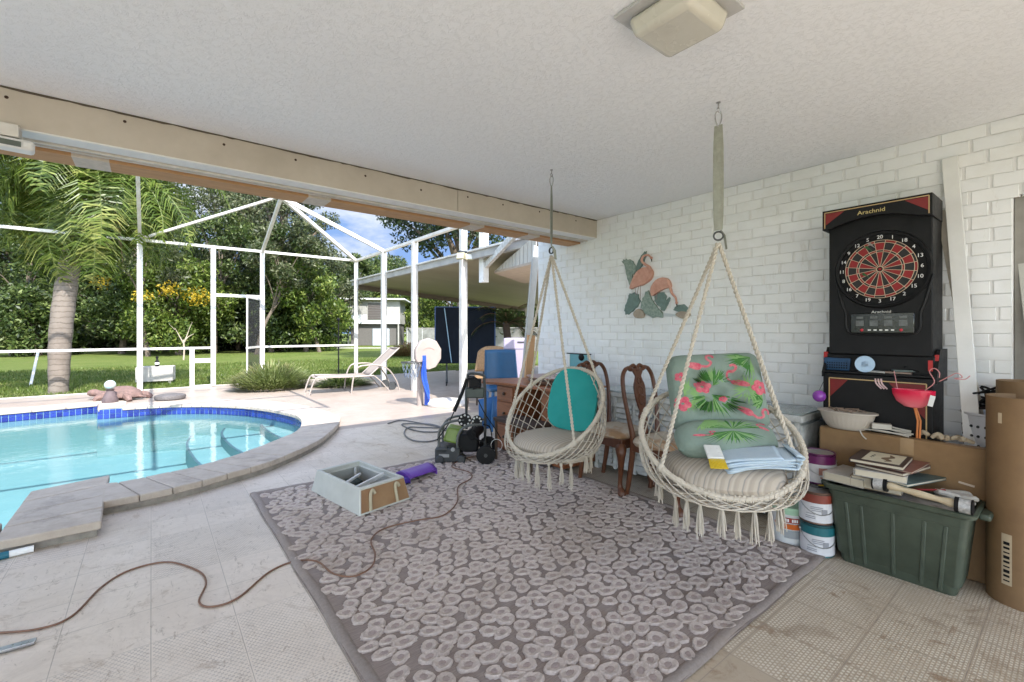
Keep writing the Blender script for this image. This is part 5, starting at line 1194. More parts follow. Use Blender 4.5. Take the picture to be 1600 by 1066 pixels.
# lounger
t = thing('sun_lounger', 'beige sling sun lounger with raised back and curved metal arms on the pool deck', 'sun lounger', (2.5, 9.75, 0), rad(-6))
LM = pm('taupe_metal', (.33, .28, .25), .4, .2); SL_ = pm('beige_sling', (.30, .25, .215), .8, .12, 5, .2, 200)
m = MB()
for y in (0, .62): m.tube(catmull([(.0, y, .0), (.06, y, .2), (.12, y, .33), (.22, y, .36), (.7, y, .34), (1.3, y, .34)], 5), .016, 8); m.tube([(1.2, y, .34), (1.85, y, .92)], .016, 8)
m.tube([(.2, 0, .36), (.2, .62, .36)], .014, 8); m.tube([(1.85, 0, .92), (1.85, .62, .92)], .016, 8); m.build('frame', LM, t)
m = MB(); m.grid(lambda u, v: Vector((.12+1.1*u, .02+.58*v, .355-.02*math.sin(PI*v)-.0*u)), 8, 8); m.build('seat_sling', SL_, t, recalc=False).modifiers.new('s', 'SOLIDIFY').thickness = .008
m = MB(); m.grid(lambda u, v: Vector((1.22+.66*u, .02+.58*v, .36+.585*u-.02*math.sin(PI*v))), 8, 8); m.build('back_sling', SL_, t, recalc=False).modifiers.new('s', 'SOLIDIFY').thickness = .008
for y in (-.03, .65):
    m = MB(); m.tube(catmull([(.82, y, .0), (.86, y, .3), (.95, y, .52), (1.1, y, .57), (1.4, y, .56), (1.62, y, .45), (1.78, y, .22), (1.86, y, 0)], 6), .016, 8); m.tube(catmull([(1.3, y, .34), (1.45, y, .2), (1.62, y, 0)], 4), .014, 8); m.build('arm', LM, t)
for y in (.05, .57): m = MB(); m.lathe([(.05, -.02), (.09, -.02), (.09, .02), (.05, .02)], 20, (1.72, y, .09), Matrix.Rotation(rad(90), 3, 'X')); m.build('wheel', GREYD, t)
# toy basketball hoop
p = G(670, 634); H_ = .0116
def K(u, v, y=0.): return Vector(((u-670)*H_, y, (634-v)*H_))
t = thing('toy_basketball_hoop', 'sun faded white octagonal backboard with blue post and small net on the deck', 'basketball hoop', (p.x, p.y, 0), RCAM)
PW = pm('faded_plastic', (.34, .28, .25), .6, .15, 6, .2); BLU = pm('royal_blue_plastic', (.015, .07, .42), .4, .15)
m = MB(); oc = [(.25*math.cos(k*PI/5+.3)*(1 if 1 else 1), .28*math.sin(k*PI/5+.3)) for k in range(10)]; Rb_ = rotz(rad(32))
m.prism(oc, -.05, .05, lambda a, b, h: Rb_ @ Vector((a, h, b))+K(668, 556, .02)); bb = m.build('backboard', PW, t, bevel=.015)
m = MB(); m.tube([Rb_ @ Vector((-.1+.2*u, -.053, .07+.04*math.sin(PI*u)))+K(668, 556, .02) for u in [i/8 for i in range(9)]], .004, 5); m.build('board_mark', pm('faded_red', (.45, .22, .18), .7), bb)
m = MB(); m.tube(catmull([K(663, 558, -.06), K(664, 590, -.06), K(668, 610, -.06), K(668, 632, -.05)], 5), [.045]*16, 8, flat=.6); m.tube(catmull([K(664, 565, -.1), K(662, 590, -.1), K(672, 622, -.11)], 5), [.05]*11, 8, flat=.4); m.build('front_post', BLU, t)
m = MB(); m.tube([K(656, 562, .05), K(656, 634, .05)], [.05, .06], 10); m.build('rear_post', PW, t)
m = MB(); m.lathe([(0, 0), (.30, 0), (.31, .05), (.25, .10), (0, .12)], 28, K(696, 634, .05), sx=1.1); m.build('base', pm('white_base', (.72, .68, .64), .5), t, bevel=.01)
Cn = K(646, 568, -.12); m = MB(); m.tube([Cn+Vector((.17*math.cos(a), .17*math.sin(a), 0)) for a in [k*PI/10 for k in range(20)]], .011, 6, closed=True); rim_ = m.build('rim', GREYD, t)
m = MB()
for k in range(12):
    for sg in (-1, 1): m.tube([Cn+Vector(((.165-.06*s)*math.cos(k*PI/6+sg*s*.8), (.165-.06*s)*math.sin(k*PI/6+sg*s*.8), -.26*s)) for s in [i/6 for i in range(7)]], .0035, 4)
m.build('net', pm('grey_blue_net', (.16, .20, .28), .9), rim_)
# folded table tennis table
p = at(727, 518, 11.2); t = thing('folded_table', 'dark blue table tennis table folded upright on wheels under the patio cover', 'table tennis table', (p.x, p.y, 0), RCAM+rad(6))
NAVY = pm('navy_board', (.006, .010, .018), .6, .3, 4, Specular_IOR_Level=.1); m = MB(); m.box((0, -.12, 1.2), (1.42, .035, 1.36)); m.build('playing_half', NAVY, t, bevel=.004); m = MB(); m.box((0, .12, 1.2), (1.42, .035, 1.36)); m.build('playing_half', NAVY, t, bevel=.004)
m = MB(); m.b2(-.735, -.71, -.15, .15, .5, 1.9); m.b2(.71, .735, -.15, .15, .5, 1.9); m.b2(-.73, .73, -.15, .15, 1.88, 1.9); m.build('edge_band', pm('deep_blue_edge', (.01, .05, .16), .4), t)
for x in (-.45, .45):
    m = MB(); m.tube([(x, -.25, .06), (x, 0, .5), (x, .25, .06)], .018, 6); m.tube([(x, 0, .3), (x, 0, .8)], .02, 6); m.build('leg', GREYD, t)
    for y in (-.25, .25): m = MB(); m.lathe([(.0, -.015), (.05, -.015), (.05, .015), (0, .015)], 14, (x, y, .05), Matrix.Rotation(rad(90), 3, 'Y')); m.build('wheel', BLACK, t)
m = MB(); m.beam((-.50, -.16, 1.86), (-.33, -.18, .55), .02, .02); m.build('stay_rod', pm('pale_blue_rod', (.22, .36, .48), .4), t)
m = MB(); m.beam((-.12, -.16, 1.5), (-.04, -.18, .55), .02, .02); m.build('stay_rod', pm('teal_rod', (.06, .17, .19), .4), t)
# chairs and boxes beyond the wall end
def tubchair(name, lab, cat, base, rz, backm, legm, w_, zs, zt, curve=.1, rounded=.0):
    t = thing(name, lab, cat, base, rz); m = MB()
    m.grid(lambda u, v: Vector(((u-.5)*w_*(1-.10*v), .2-curve*(1-(2*u-1)**2)*-1+.08*v, zs+(zt-zs)*v*(1-rounded*(2*u-1)**4))), 16, 8); o = m.build('backrest', backm, t, recalc=False); o.modifiers.new('s', 'SOLIDIFY').thickness = .03
    m = MB(); m.grid(lambda u, v: Vector(((u-.5)*w_, -.25+.5*v, zs-.05-.03*math.sin(PI*v))), 8, 8); o = m.build('seat', backm, t, recalc=False); o.modifiers.new('s', 'SOLIDIFY').thickness = .03
    for x in (-1, 1):
        for y in (-1, 1): m = MB(); m.tube([(x*w_*.42, y*.22, zs-.05), (x*w_*.48, y*.26, 0)], [.022, .018], 8); m.build('leg', legm, t)
    return t
p = at(788, 518, 6.2); tubchair('blue_chair', 'blue plastic chair with a wide curved back beyond the end of the desk', 'chair', (p.x, p.y, 0), RCAM+rad(12), pm('blue_plastic_sheet', (.002, .06, .14), .5, .15), pm('pale_blue_leg', (.03, .14, .33), .5), .45, .60, 1.04)
m = MB(); m.add([(-.2, 0, .42), (.06, .05, .46), (.06, .05, .06), (-.2, 0, .02)], [(0, 1, 2, 3)]); p = at(772, 518, 5.9); o = m.build('leaning_sheet', pm('bright_blue_panel', (.02, .12, .33), .5, .2)); o.location = (p.x, p.y, 0); o.rotation_euler = (0, 0, RCAM); o.modifiers.new('s', 'SOLIDIFY').thickness = .02; tag(o, 'bright blue sheet leaning below the desk corner in front of the blue chair', 'sheet')  # plain blue sheet, not known to be foam
p = at(762, 518, 7.7); tubchair('wicker_armchair', 'brown wicker chair with rounded back in front of the folded blue table', 'chair', (p.x, p.y, 0), RCAM+rad(-14), pm('tan_wicker', (.30, .18, .085), .7, .35, 30, .6, 120), pm('dark_wicker_leg', (.06, .04, .03), .6), .58, .60, 1.04, .12, .22)
p = at(807, 518, 6.9); t = thing('lilac_cabinet', 'tall lilac grey plastic cabinet standing behind the blue chair', 'storage cabinet', (p.x, p.y, 0), RCAM+rad(-6)); LIL = pm('lilac_plastic', (.42, .36, .46), .5, .1)
MB().box((0, 0, .6), (.36, .3, 1.2)).build('body', LIL, t, bevel=.02); m = MB(); m.box((0, -.152, 1.04), (.35, .004, .006)); m.box((.08, -.153, 1.14), (.1, .006, .02)); m.build('lid_seam', GREYD, t)
a = at(812, 518, 5.75); b = at(838, 385, 5.95); tag(MB().beam((a.x, a.y, .01), b, .03, .10).build('white_plank', pm('greyed_white', (.42, .42, .40), .7), bevel=.003), 'long grey white plank leaning at the far corner of the brick wall', 'plank')
a = at(824, 518, 5.5); b = at(830, 524, 5.5); tag(MB().beam((a.x-.05, a.y, .01), b, .03, .11).build('pine_board', wood('pine_board', (.58, .34, .18), (.46, .25, .12), .6, 2), bevel=.003), 'short orange pine board leaning beside the far end of the brick wall', 'board')
# fixtures
t = thing('flood_light', 'twin head flood light fixed high on the cage post near the house', 'flood light', (4.47, 7.12, 2.68)); m = MB(); m.box((0, 0, .07), (.14, .1, .05)); m.build('housing', GREYD, t, bevel=.01)
for s in (-1, 1):
    m = MB(); R_ = rotz(rad(-40+s*18)) @ Matrix.Rotation(rad(-12), 3, 'X'); m.box((s*.09, -.10, -.02), (.15, .05, .12), R_); hd = m.build('lamp_head', pm('beige_frame', (.35, .32, .2), .4), t, bevel=.006); m = MB(); m.box(Vector((s*.09, -.10, -.02))+R_ @ Vector((0, -.027, 0)), (.11, .004, .085), R_); m.build('lens', pm('pale_lens', (.75, .74, .68), .1), hd)
p = G(18, 226, 2.22); t = thing('security_light', 'white security lamp fixed under the beam at the top left', 'lamp', (p.x-.02, p.y, 2.16)); m = MB(); m.box((0, 0, .06), (.20, .10, .05), rad(8)); m.build('housing', W_PAINT, t, bevel=.015); m = MB(); m.box((.02, -.052, .055), (.08, .008, .025), rad(8)); m.build('lens', pm('dark_lens', (.12, .14, .12), .15), t); m = MB(); m.box((0, 0, .12), (.1, .08, .06)); m.build('bracket', W_ALU, t)
c4 = [G(u, v, CEIL) for u, v in [(970, 38), (1040, -8), (1060, 95), (1152, 24)]]
t = thing('ceiling_light', 'square ceiling light with deep cream glass diffuser and metal tray', 'ceiling light', (1.36, .85, CEIL)); 
t.location = ((c4[0].x+c4[3].x)/2*.97, (c4[0].y+c4[3].y)/2*.97, CEIL)
hs = abs(c4[0].y-c4[3].y)/2; hx_ = abs(c4[3].x-c4[0].x)/2; print('light', [tuple(round(q, 2) for q in c) for c in c4])
m = MB(); m.box((0, 0, -.008), (.335, .335, .014)); m.build('tray', pm('painted_metal_tray', (.55, .55, .54), .35, .2, 6), t, bevel=.003)
m = MB(); m.box((0, 0, -.055), (.27, .27, .075), Matrix.Rotation(PI, 3, 'X'), .86); m.build('diffuser', pm('cream_glass', (.62, .60, .52), .25, .12, 4, .05), t, bevel=.022, seg=3)
# tube, bar on the floor
a, b, c = G(-14, 873, .02), G(14, 866, .02), G(53, 857, .02); t = thing('pool_brush_pole', 'teal and white tube lying on the tiles against the pool step', 'pole', tuple(b)); MB().cyl(a-b, Vector((0, 0, 0)), .021, n=14).build('grip', pm('teal_grip', (.01, .13, .19), .5), t); MB().cyl(Vector((0, 0, 0)), c-b, .019, n=14).build('tube', W_PAINT, t)
a, b = G(-20, 1022, .01), G(56, 1001, .012); tag(MB().beam(a, b, .035, .012).build('metal_bar', STEEL, bevel=.002), 'short flat metal bar lying on the tiles at the lower left', 'bar')
# ------------------------------------------------------------ wall sculpture
XW_ = WALLX-.012
def WA(cx, cy): p = WX(940+cx/7.105, 370+cy/7.107, XW_); return (p.y, p.z)
o0 = WX(1030, 445, XW_); t = thing('wall_sculpture', 'painted relief of two salmon pink flamingos among grey green leaves on the brick wall', 'wall decoration', tuple(o0))
def relief(name, polys, mt, h, dome=.006):
    m = MB()
    for po in polys:
        P = [WA(*q) for q in po]; P = [(a-o0.y, b-o0.z) for a, b in P]; q = catmull([(a, b, 0) for a, b in P], 5 if 'leaf' in name else 3, True); cq = sum(q, Vector((0, 0, 0)))/len(q); q = [c+(c-cq)*(.09 if (i % 3 == 0 and 'leaf' in name) else -.02) for i, c in enumerate(q)]
        m.prism([(c.x, c.y) for c in q], 0, h, lambda a, b, k: Vector((-k+.012, a, b)))
    return m.build(name, mt, t, bevel=dome, ang=50)
def wtube(pts, r): 
    P = [WA(*q) for q in pts]; return catmull([(-.028, a-o0.y, b-o0.z) for a, b in P], 5), r
SAL = pm('salmon_relief', (.64, .36, .28), .6, .25, 16, .3, 60, col2=(.50, .24, .18)); LG = pm('sage_relief', (.33, .39, .34), .7, .35, 40, .6, 70, col2=(.14, .21, .19)); LG2 = pm('blue_green_relief', (.17, .25, .23), .7, .35, 25, .6, 70)
relief('tall_leaf', [[(235, 280), (270, 255), (315, 275), (350, 390), (340, 570), (305, 500), (280, 410), (262, 320)], [(300, 262), (340, 265), (385, 345), (370, 420), (350, 400), (330, 300)]], LG, .026)
relief('tall_leaf', [[(480, 172), (502, 190), (455, 320), (395, 385), (385, 350), (425, 250)]], LG2, .024)
for bd, nk in (([(330, 585), (345, 510), (395, 405), (470, 345), (545, 345), (585, 395), (560, 475), (480, 535), (400, 560)], [(560, 390), (555, 345), (500, 310), (465, 270), (485, 220), (535, 208), (572, 240)]), ([(572, 662), (560, 575), (615, 485), (700, 452), (760, 480), (785, 560), (715, 580), (640, 620)], [(745, 500), (785, 580), (800, 630), (840, 680), (852, 735)])):
    b_ = relief('flamingo', [bd], SAL, .045, .014); P, r_ = wtube(nk, .011); m = MB(); m.tube(P, [.015-.006*i/(len(P)-1) for i in range(len(P))], 8); e = P[-1]; m.sph(e, .014, 10, (.8, 1, 1.1)); m.build('neck', SAL, b_)
    m = MB(); m.tube([e, e+Vector((0, -.004, -.035))], [.009, .003], 6); m.build('beak', BLACK, b_)
m = MB()
for l_ in ([(388, 560), (400, 650)], [(432, 550), (412, 650)], [(450, 545), (450, 700)], [(640, 615), (625, 700)]): P, _ = wtube(l_, 1); m.tube(P, .003, 5)
lg = m.build('thin_legs', pm('rose_grey', (.35, .25, .25), .7), t); lg['kind'] = 'stuff'
for po_ in ([(320, 640), (400, 635), (425, 740), (350, 825), (285, 862), (265, 800), (300, 700)], [(810, 812), (850, 765), (930, 758), (965, 835), (880, 838)]): relief('lower_leaf', [po_], LG2, .028)
relief('lower_leaf', [[(470, 690), (520, 600), (560, 690), (610, 765), (690, 880), (540, 882), (450, 785)]], LG, .034); relief('lower_leaf', [[(600, 660), (680, 615), (722, 680), (662, 780), (600, 725)]], LG2, .024); relief('lower_leaf', [[(660, 790), (745, 680), (760, 700), (700, 820)]], LG2, .022)
relief('rock', [[(365, 850), (420, 800), (482, 842), (472, 900), (390, 902)], [(830, 862), (900, 828), (992, 855), (945, 912), (880, 902)]], pm('tan_rock', (.42, .35, .28), .8, .3, 20, .5), .036); relief('ripple', [[(480, 872), (700, 850), (860, 872), (700, 888)]], pm('pale_ripple', (.55, .60, .63), .6), .012)

# ------------------------------------------------------------ electronic dart cabinet
XH, XB = 3.42, 3.45
def cy_(u, X0): return WX(u, 518, X0).y
yl, yr = cy_(1285, XH), cy_(1457, XH); zt_ = WX(1285, 331, XH).z; yc_ = (yl+yr)/2
t = thing('dart_cabinet', 'tall black electronic dartboard cabinet with lit red segments, gold trim and shelf against the brick wall', 'dartboard cabinet', (XB, yc_, 0))
t['label'] = 'tall black electronic dartboard cabinet with gold trim and a shelf against the brick wall'
hw_ = (yl-yr)/2; CAB = pm('black_cabinet', (.009, .009, .010), .5, .3, 10, .15, 150, Specular_IOR_Level=.25); GOLD = pm('gold_trim', (.55, .38, .18), .4); REDP = pm('dark_red_print', (.20, .012, .012), .45, .4, 6)
TR = Matrix(((0, 0, -1), (-1, 0, 0), (0, 1, 0)))
XM = WALLX-.015-XB     # rear of the cabinet, just off the bricks
shz = WX(1283, 581, XB).z
m = MB(); m.b2(.03, XM, -hw_*.97, hw_*.93, shz+.12, zt_-.02); m.b2(.05, XM, -hw_*.99, hw_*.99, .0, shz+.12); m.build('housing', CAB, t, bevel=.006)
m = MB(); m.b2(0, .05, -hw_*1.0, hw_*1.02, .0, shz-.004); bp_ = m.build('lower_panel', CAB, t, bevel=.004)
for s in (-1, 1): m = MB(); m.prism([(0, shz-.03), (.0, shz), (.10, shz+.16), (XM, shz+.16), (XM, shz-.03)], s*hw_*1.02-.008, s*hw_*1.02+.008, lambda a, b, h: Vector((a, h, b))); m.build('side_cheek', CAB, t)
m = MB(); m.b2(-.012, .26, -hw_*1.01, hw_*1.01, shz, shz+.012); m.build('shelf', CAB, t, bevel=.003)
# header: board with an arched lower edge
hz = WX(1285, 361, XH).z; arch = [(hw_, zt_), (hw_, hz)]+[(hw_*(1-2*(.08+.84*k/12)), hz+.005+.045*math.sin(PI*k/12)) for k in range(13)]+[(-hw_, hz), (-hw_, zt_)]
m = MB(); m.prism(arch, 0, .035, lambda a, b, h: Vector((XH-XB+h, a, b))); hd = m.build('header', CAB, t, bevel=.003)
m = MB(); m.b2(.0, XM-.06, -hw_, -hw_+.02, hz, zt_); m.b2(.0, XM-.06, hw_-.02, hw_, hz, zt_); m.b2(.0, XM-.06, -hw_+.021, hw_-.021, zt_-.02, zt_); m.build('hood', CAB, t)
xf = XH-XB-.002
def line(m, a, b, w_=.005, x=None): x = xf if x is None else x; m.beam((x, a[0], a[1]), (x, b[0], b[1]), .002 if 0 else w_, .002, (1, 0, 0))
m = MB(); e = .014; line(m, (hw_-e, zt_-e), (-hw_+e, zt_-e)); line(m, (hw_-e, zt_-e), (hw_-e, hz+.01)); line(m, (-hw_+e, zt_-e), (-hw_+e, hz+.01)); m.build('gold_line', GOLD, hd)
for s in (-1, 1): m = MB(); m.add([(xf+.001, s*(hw_-.018), zt_-.02), (xf+.001, s*(hw_-.12), zt_-.02), (xf+.001, s*(hw_-.018), hz+.03)], [(0, 1, 2)]); m.build('red_corner', REDP, hd, smooth=False)
text_obj('lettering', [('Arachnid', .034, (xf-.001, .01, (zt_+hz)/2+.012), TR, 1.1)], pm('gold_letters', (.65, .52, .22), .4), hd)
# board
bc = WX(1375, 420.7, XB); by, bz = bc.y-yc_, bc.z
m = MB(); xq = .012
def pt(r_, a, x=xq): return Vector((x, by-r_*math.sin(a), bz+r_*math.cos(a)))
m.lathe([(.0, 0), (.212, 0), (.214, .012), (.228, .016), (.236, .0), (.236, -.02)], 60, (xq+.012, by, bz), Matrix(((0, 0, -1), (0, 1, 0), (1, 0, 0)))); bo = m.build('dartboard', BLACK, t)
order = [20, 1, 18, 4, 13, 6, 10, 15, 2, 17, 3, 19, 7, 16, 8, 11, 14, 9, 12, 5]; RED = pm('segment_red', (.27, .008, .010), .5, .2, 200, .3, 700); BKS = pm('segment_black', (.012, .012, .012), .55, .3, 200, .3, 700)
m = MB(); bnds = [.016, .104, .115, .160, .174]
def wedge(m, r0, r1, a0, a1, x):
    n_ = 3; vs = [pt(r0, a0+(a1-a0)*i/n_, x) for i in range(n_+1)]+[pt(r1, a0+(a1-a0)*i/n_, x) for i in range(n_+1)]; m.add(vs, [(i, i+1, n_+2+i, n_+1+i) for i in range(n_)])
for k in range(20):
    a0 = (k-.5)*PI/10; a1 = a0+PI/10; od = k % 2 == 0
    for b in range(4): m.mat(0 if (od if b in (0, 2) else not od) else 1); wedge(m, bnds[b], bnds[b+1], a0, a1, -.0015)
m.mat(0); wedge(m, 0, .009, 0, PI, -.003); wedge(m, 0, .009, PI, 2*PI, -.003)
m.build('segments', [RED, BKS], bo, smooth=False, recalc=False)
CRM = pm('cream_wire', (.62, .50, .36), .5); m = MB()
for k in range(20): a = (k-.5)*PI/10; m.beam(pt(.014, a, -.003), pt(.175, a, -.003), .0022, .002, (1, 0, 0))
for r_ in bnds: m.tube([pt(r_, i*PI/32, -.003) for i in range(64)], .0015, 4, closed=True)
m.build('wires', CRM, bo)
text_obj('numbers', [(str(n_), .030, tuple(pt(.193, k*PI/10, -.002)), TR) for k, n_ in enumerate(order)], pm('white_print', (.75, .75, .75), .5), bo)
for a, r_, col in ((5.95, .12, (.01, .12, .03)), (4.0, .07, (.01, .12, .03)), (6.1, .135, (.3, .3, .3))):
    m = MB(); q = pt(r_, a, -.004); m.tube([q, q+Vector((-.05, .004, .01)), q+Vector((-.07, .005, .012))], [.0015, .004, .003], 6); m.box(q+Vector((-.085, .005, .013)), (.03, .016, .002)); m.box(q+Vector((-.085, .005, .013)), (.03, .002, .016)); o = m.build('dart', pm('dart_flight', col, .5)); o.parent = None; o.location = t.location; tag(o, {5.95: 'green flighted dart stuck high left in the dartboard', 4.0: 'green flighted dart stuck low left of the bullseye', 6.1: 'grey flighted dart stuck just below the number twenty'}[a], 'dart')
# sculpted surround lines and score display
m = MB(); P = catmull([(.0, by+.235, bz-.05), (.0, by+.20, bz-.2), (.0, by+.18, bz-.27), (.0, by+.175, bz-.36), (.0, by+.12, bz-.395), (.0, by-.12, bz-.395), (.0, by-.175, bz-.36), (.0, by-.18, bz-.27), (.0, by-.2, bz-.2), (.0, by-.235, bz-.05)], 5); m.tube([q+Vector((.027, 0, 0)) for q in P], .008, 6); m.build('moulding', CAB, t)
text_obj('lettering', [('Arachnid', .024, (.024, by, bz-.258), TR, 1.1)], pm('pale_print', (.6, .6, .58), .5), t)
dz = WX(1375, 505, XB).z
m = MB(); m.box((.026, by, dz), (.012, .31, .125)); dsp = m.build('score_display', pm('smoked_display', (.015, .017, .016), .08), t, bevel=.008)
m = MB()
for k in range(4): m.box((.0185, by+.105-.07*k, dz+.035), (.002, .035, .014)); m.box((.0185, by+.105-.07*k, dz+.0), (.002, .04, .035))
m.build('score_window', pm('grey_window', (.13, .14, .14), .3, .5, 40), dsp)
for k in range(5): m = MB(); m.box((.017, by+.056-.028*k, dz-.042), (.006, .014, .007)); m.build('button', W_PAINT, dsp)
for k in (.095, -.095): m = MB(); m.sph((.018, by+k, dz-.042), .009, 10, (.6, 1, 1)); m.build('button', pm('red_button', (.5, .02, .04), .3), dsp)
# lower panel trim
m = MB(); x = -.003; a0, a1, z0, z1 = hw_-.03, -hw_+.03, .1, shz-.035
line(m, (a0, z1), (a1, z1), .006, x); line(m, (a0, z1), (a0, z0), .006, x); line(m, (a1, z1), (a1, z0), .006, x); m.build('gold_line', GOLD, bp_)
m = MB(); m.add([(-.002, a0-.005, z1-.006), (-.002, a0-.1, z1-.006), (-.002, a0-.005, z1-.12)], [(0, 1, 2)]); m.build('red_corner', REDP, bp_, smooth=False); m = MB(); m.add([(-.002, a1+.005, z1-.006), (-.002, a1+.17, z1-.006), (-.002, a1+.005, z1-.2)], [(0, 1, 2)]); m.build('red_corner', REDP, bp_, smooth=False)
m = MB(); m.b2(-.004, -.001, -hw_*.99, -hw_*.99+.02, shz+.04, shz+.1); m.b2(.06, .09, -hw_*1.0-.012, -hw_*1.0+.004, shz+.03, shz+.13); m.b2(.06, .09, hw_*1.0-.004, hw_*1.0+.02, shz+.03, shz+.13); m.build('red_tab', pm('red_tab', (.45, .02, .02), .5), t)
# things on the shelf
sx, ZS = XB+.09, shz+.0125
def shp(u, v, X0=None): return WX(u, v, X0 or sx)
p = shp(1312, 570); t = thing('blue_basket', 'small dark blue plastic basket at the left end of the dart cabinet shelf', 'basket', (sx, p.y, ZS))
m = MB(); m.box((0, 0, .04), (.10, .13, .08), None, 1.15); o = m.build('basket_wall', pm('navy_plastic', (.02, .07, .16), .45, .3, 30), t, bevel=.004)
m = MB()
for k in range(9):
    for j in range(4): m.box((-.0535, -.052+.013*k, .018+.016*j), (.003, .006, .009))
g_ = m.build('openings', BLACK, o); g_['kind'] = 'stuff'
m = MB(); m.box((0, .02, .095), (.05, .04, .03)); o = m.build('small_carton', W_PAINT); o.location = (sx, p.y, ZS); tag(o, 'small white carton sticking out of the blue basket', 'carton')
p = shp(1350, 568); m = MB(); Rr = rotz(rad(15)) @ Matrix.Rotation(rad(90), 3, 'Y'); m.lathe([(.018, -.10), (.05, -.10), (.05, .10), (.018, .10), (.018, -.10)], 28, (0, 0, .05), Rr); o = m.build('paper_roll', pm('pale_blue_paper', (.38, .52, .68), .8, .08, 30, .3, 200)); o.location = (sx+.01, p.y, ZS); tag(o, 'roll of pale blue paper towel lying on the dart cabinet shelf', 'paper roll')
for k, (u, w_, d_, col, lab) in enumerate([(1372, .13, .1, (.5, .5, .48), 'white folded leaflet beside the blue paper roll on the shelf'), (1402, .15, .1, (.30, .22, .18), 'brown booklet lying in the middle of the dart cabinet shelf'), (1412, .10, .08, (.10, .13, .12), 'dark green booklet lying on the brown booklet')]):
    p = shp(u, 580); m = MB(); m.box((0, 0, .006), (d_, w_, .010), rad(20*k-15)); o = m.build('leaflet', pm('leaflet_%s' % 'abc'[k], col, .6, .4, 40), bevel=.001); o.location = (sx-.03, p.y, ZS+(.013 if k == 2 else 0)); tag(o, lab, 'leaflet')
p = shp(1445, 574); rs = random.Random(2); m = MB(); m.tube(catmull([(rs.uniform(-.04, .04), rs.uniform(-.05, .07), .008+rs.uniform(0, .045)) for k in range(26)], 5), .004, 5); o = m.build('cable_bundle', BLACK); o.location = (sx-.01, p.y+.03, ZS); tag(o, 'tangle of black cable at the right end of the dart cabinet shelf', 'cable')

# ------------------------------------------------------------ cardboard box, tubes, planks
BX0, BX1 = 3.35, 3.425
y0_, y1_ = cy_(1549, BX0)-.0, cy_(1280, BX0)+.0; zb = WX(1548, 704, BX0).z
t = thing('flat_carton', 'large flat brown cardboard box standing upright behind the green tub', 'cardboard box', (BX0, y0_, 0))
m = MB(); m.b2(0, BX1-BX0, 0, y1_-y0_, .002, zb); m.build('carton', CARD, t, bevel=.008); m = MB(); m.b2(.02, .055, .0, y1_-y0_, zb+.0005, zb+.0015); m.b2(-.0015, .02, .3, .36, zb-.09, zb+.0012); m.build('tape', pm('parcel_tape', (.36, .24, .13), .2), t)
m = MB(); m.beam((-.0015, .06, zb-.2), (-.0015, .12, zb-.19), .01, .001, (1, 0, 0)); m.build('scuff', pm('pale_scuff', (.6, .5, .4), .8), t)
xm, ZB = (BX0+BX1)/2, zb+.002
def onb(u, v): return WX(u, v, xm)
for k, (u, r_, zt2, X0, lab) in enumerate([(1603, .135, .985, 3.30, 'thick brown cardboard tube standing upright at the right edge in front'), (1600, .10, 1.045, 3.52, 'cardboard tube standing behind the front tube, its top just higher')]):
    y_ = WX(u, 518, X0).y; t = thing('cardboard_tube', lab, 'cardboard tube', (X0, y_, 0), 0, 'cardboard tubes at the right edge'); m = MB(); m.lathe([(r_-.006, 0), (r_, 0), (r_, zt2), (r_-.006, zt2), (r_-.006, 0)], 40)
    n = NT('tube_card'); x, y, z = n.xyz(); sp = n.ma('FRACT', n.ma('MULTIPLY', n.ma('ADD', z, n.ma('MULTIPLY', n.ma('ARCTAN2', y, x), .016)), 9.)); c = n.mix(n.ramp(n.noise(5, 6, .7), [(.3, 0.), (.7, 1.)]), (.225, .135, .062), (.175, .10, .046)); c = n.mix(n.ramp(sp, [(0, .5), (.03, 0.)]), c, (.2, .12, .06)); m.build('tube_wall', n.fin(c, .65), t)
    if k == 0:
        m = MB(); m.grid(lambda u_, v: Vector((-math.cos(.30-.55*u_)*(r_+.001)*1., math.sin(.62-.30*u_)*(r_+.001)*1.0 if 0 else math.sin(1.0-.30*u_)*(r_+.001), .10+.30*v)) if 0 else Vector(((r_+.001)*math.cos(PI-.55+.28*u_), (r_+.001)*math.sin(PI-.55+.28*u_), .10+.24*v)), 6, 3); lb = m.build('label', pm('paper_label', (.5, .4, .27), .7), t)
        m = MB()
        for j in range(9): a = PI-.55+.06; m.beam(((r_+.002)*math.cos(a), (r_+.002)*math.sin(a), .12+.022*j), ((r_+.002)*math.cos(a+.16), (r_+.002)*math.sin(a+.16), .12+.022*j), .002, .006+.004*(j % 3), (0, 0, 1))
        m.build('print', BLACK, lb); m = MB(); m.grid(lambda u_, v: Vector(((r_+.001)*math.cos(PI-.66+.12*u_), (r_+.001)*math.sin(PI-.66+.12*u_), .86+.05*v)), 3, 2); m.build('sticker', pm('pale_sticker', (.58, .45, .3), .7), t)
a, b = WX(1520, 690, 3.53), WX(1484, 247, 3.755); d = (a-b).normalized(); bot = b+d*((b.z-.005)/-d.z); tag(MB().beam(bot, b, .07, .022, (1, 0, 0)).build('white_plank', W_PAINT, bevel=.002), 'tall white plank leaning on the brick wall right of the dart cabinet', 'plank')
a, b = WX(1537, 690, 3.58), WX(1470, 330, 3.758); d = (a-b).normalized(); bot = b+d*((b.z-.005)/-d.z); tag(MB().beam(bot, b, .04, .018, (1, 0, 0)).build('thin_plank', pm('raw_white_wood', (.55, .50, .43), .7), bevel=.002), 'thinner unpainted plank leaning behind the tall white plank', 'plank')
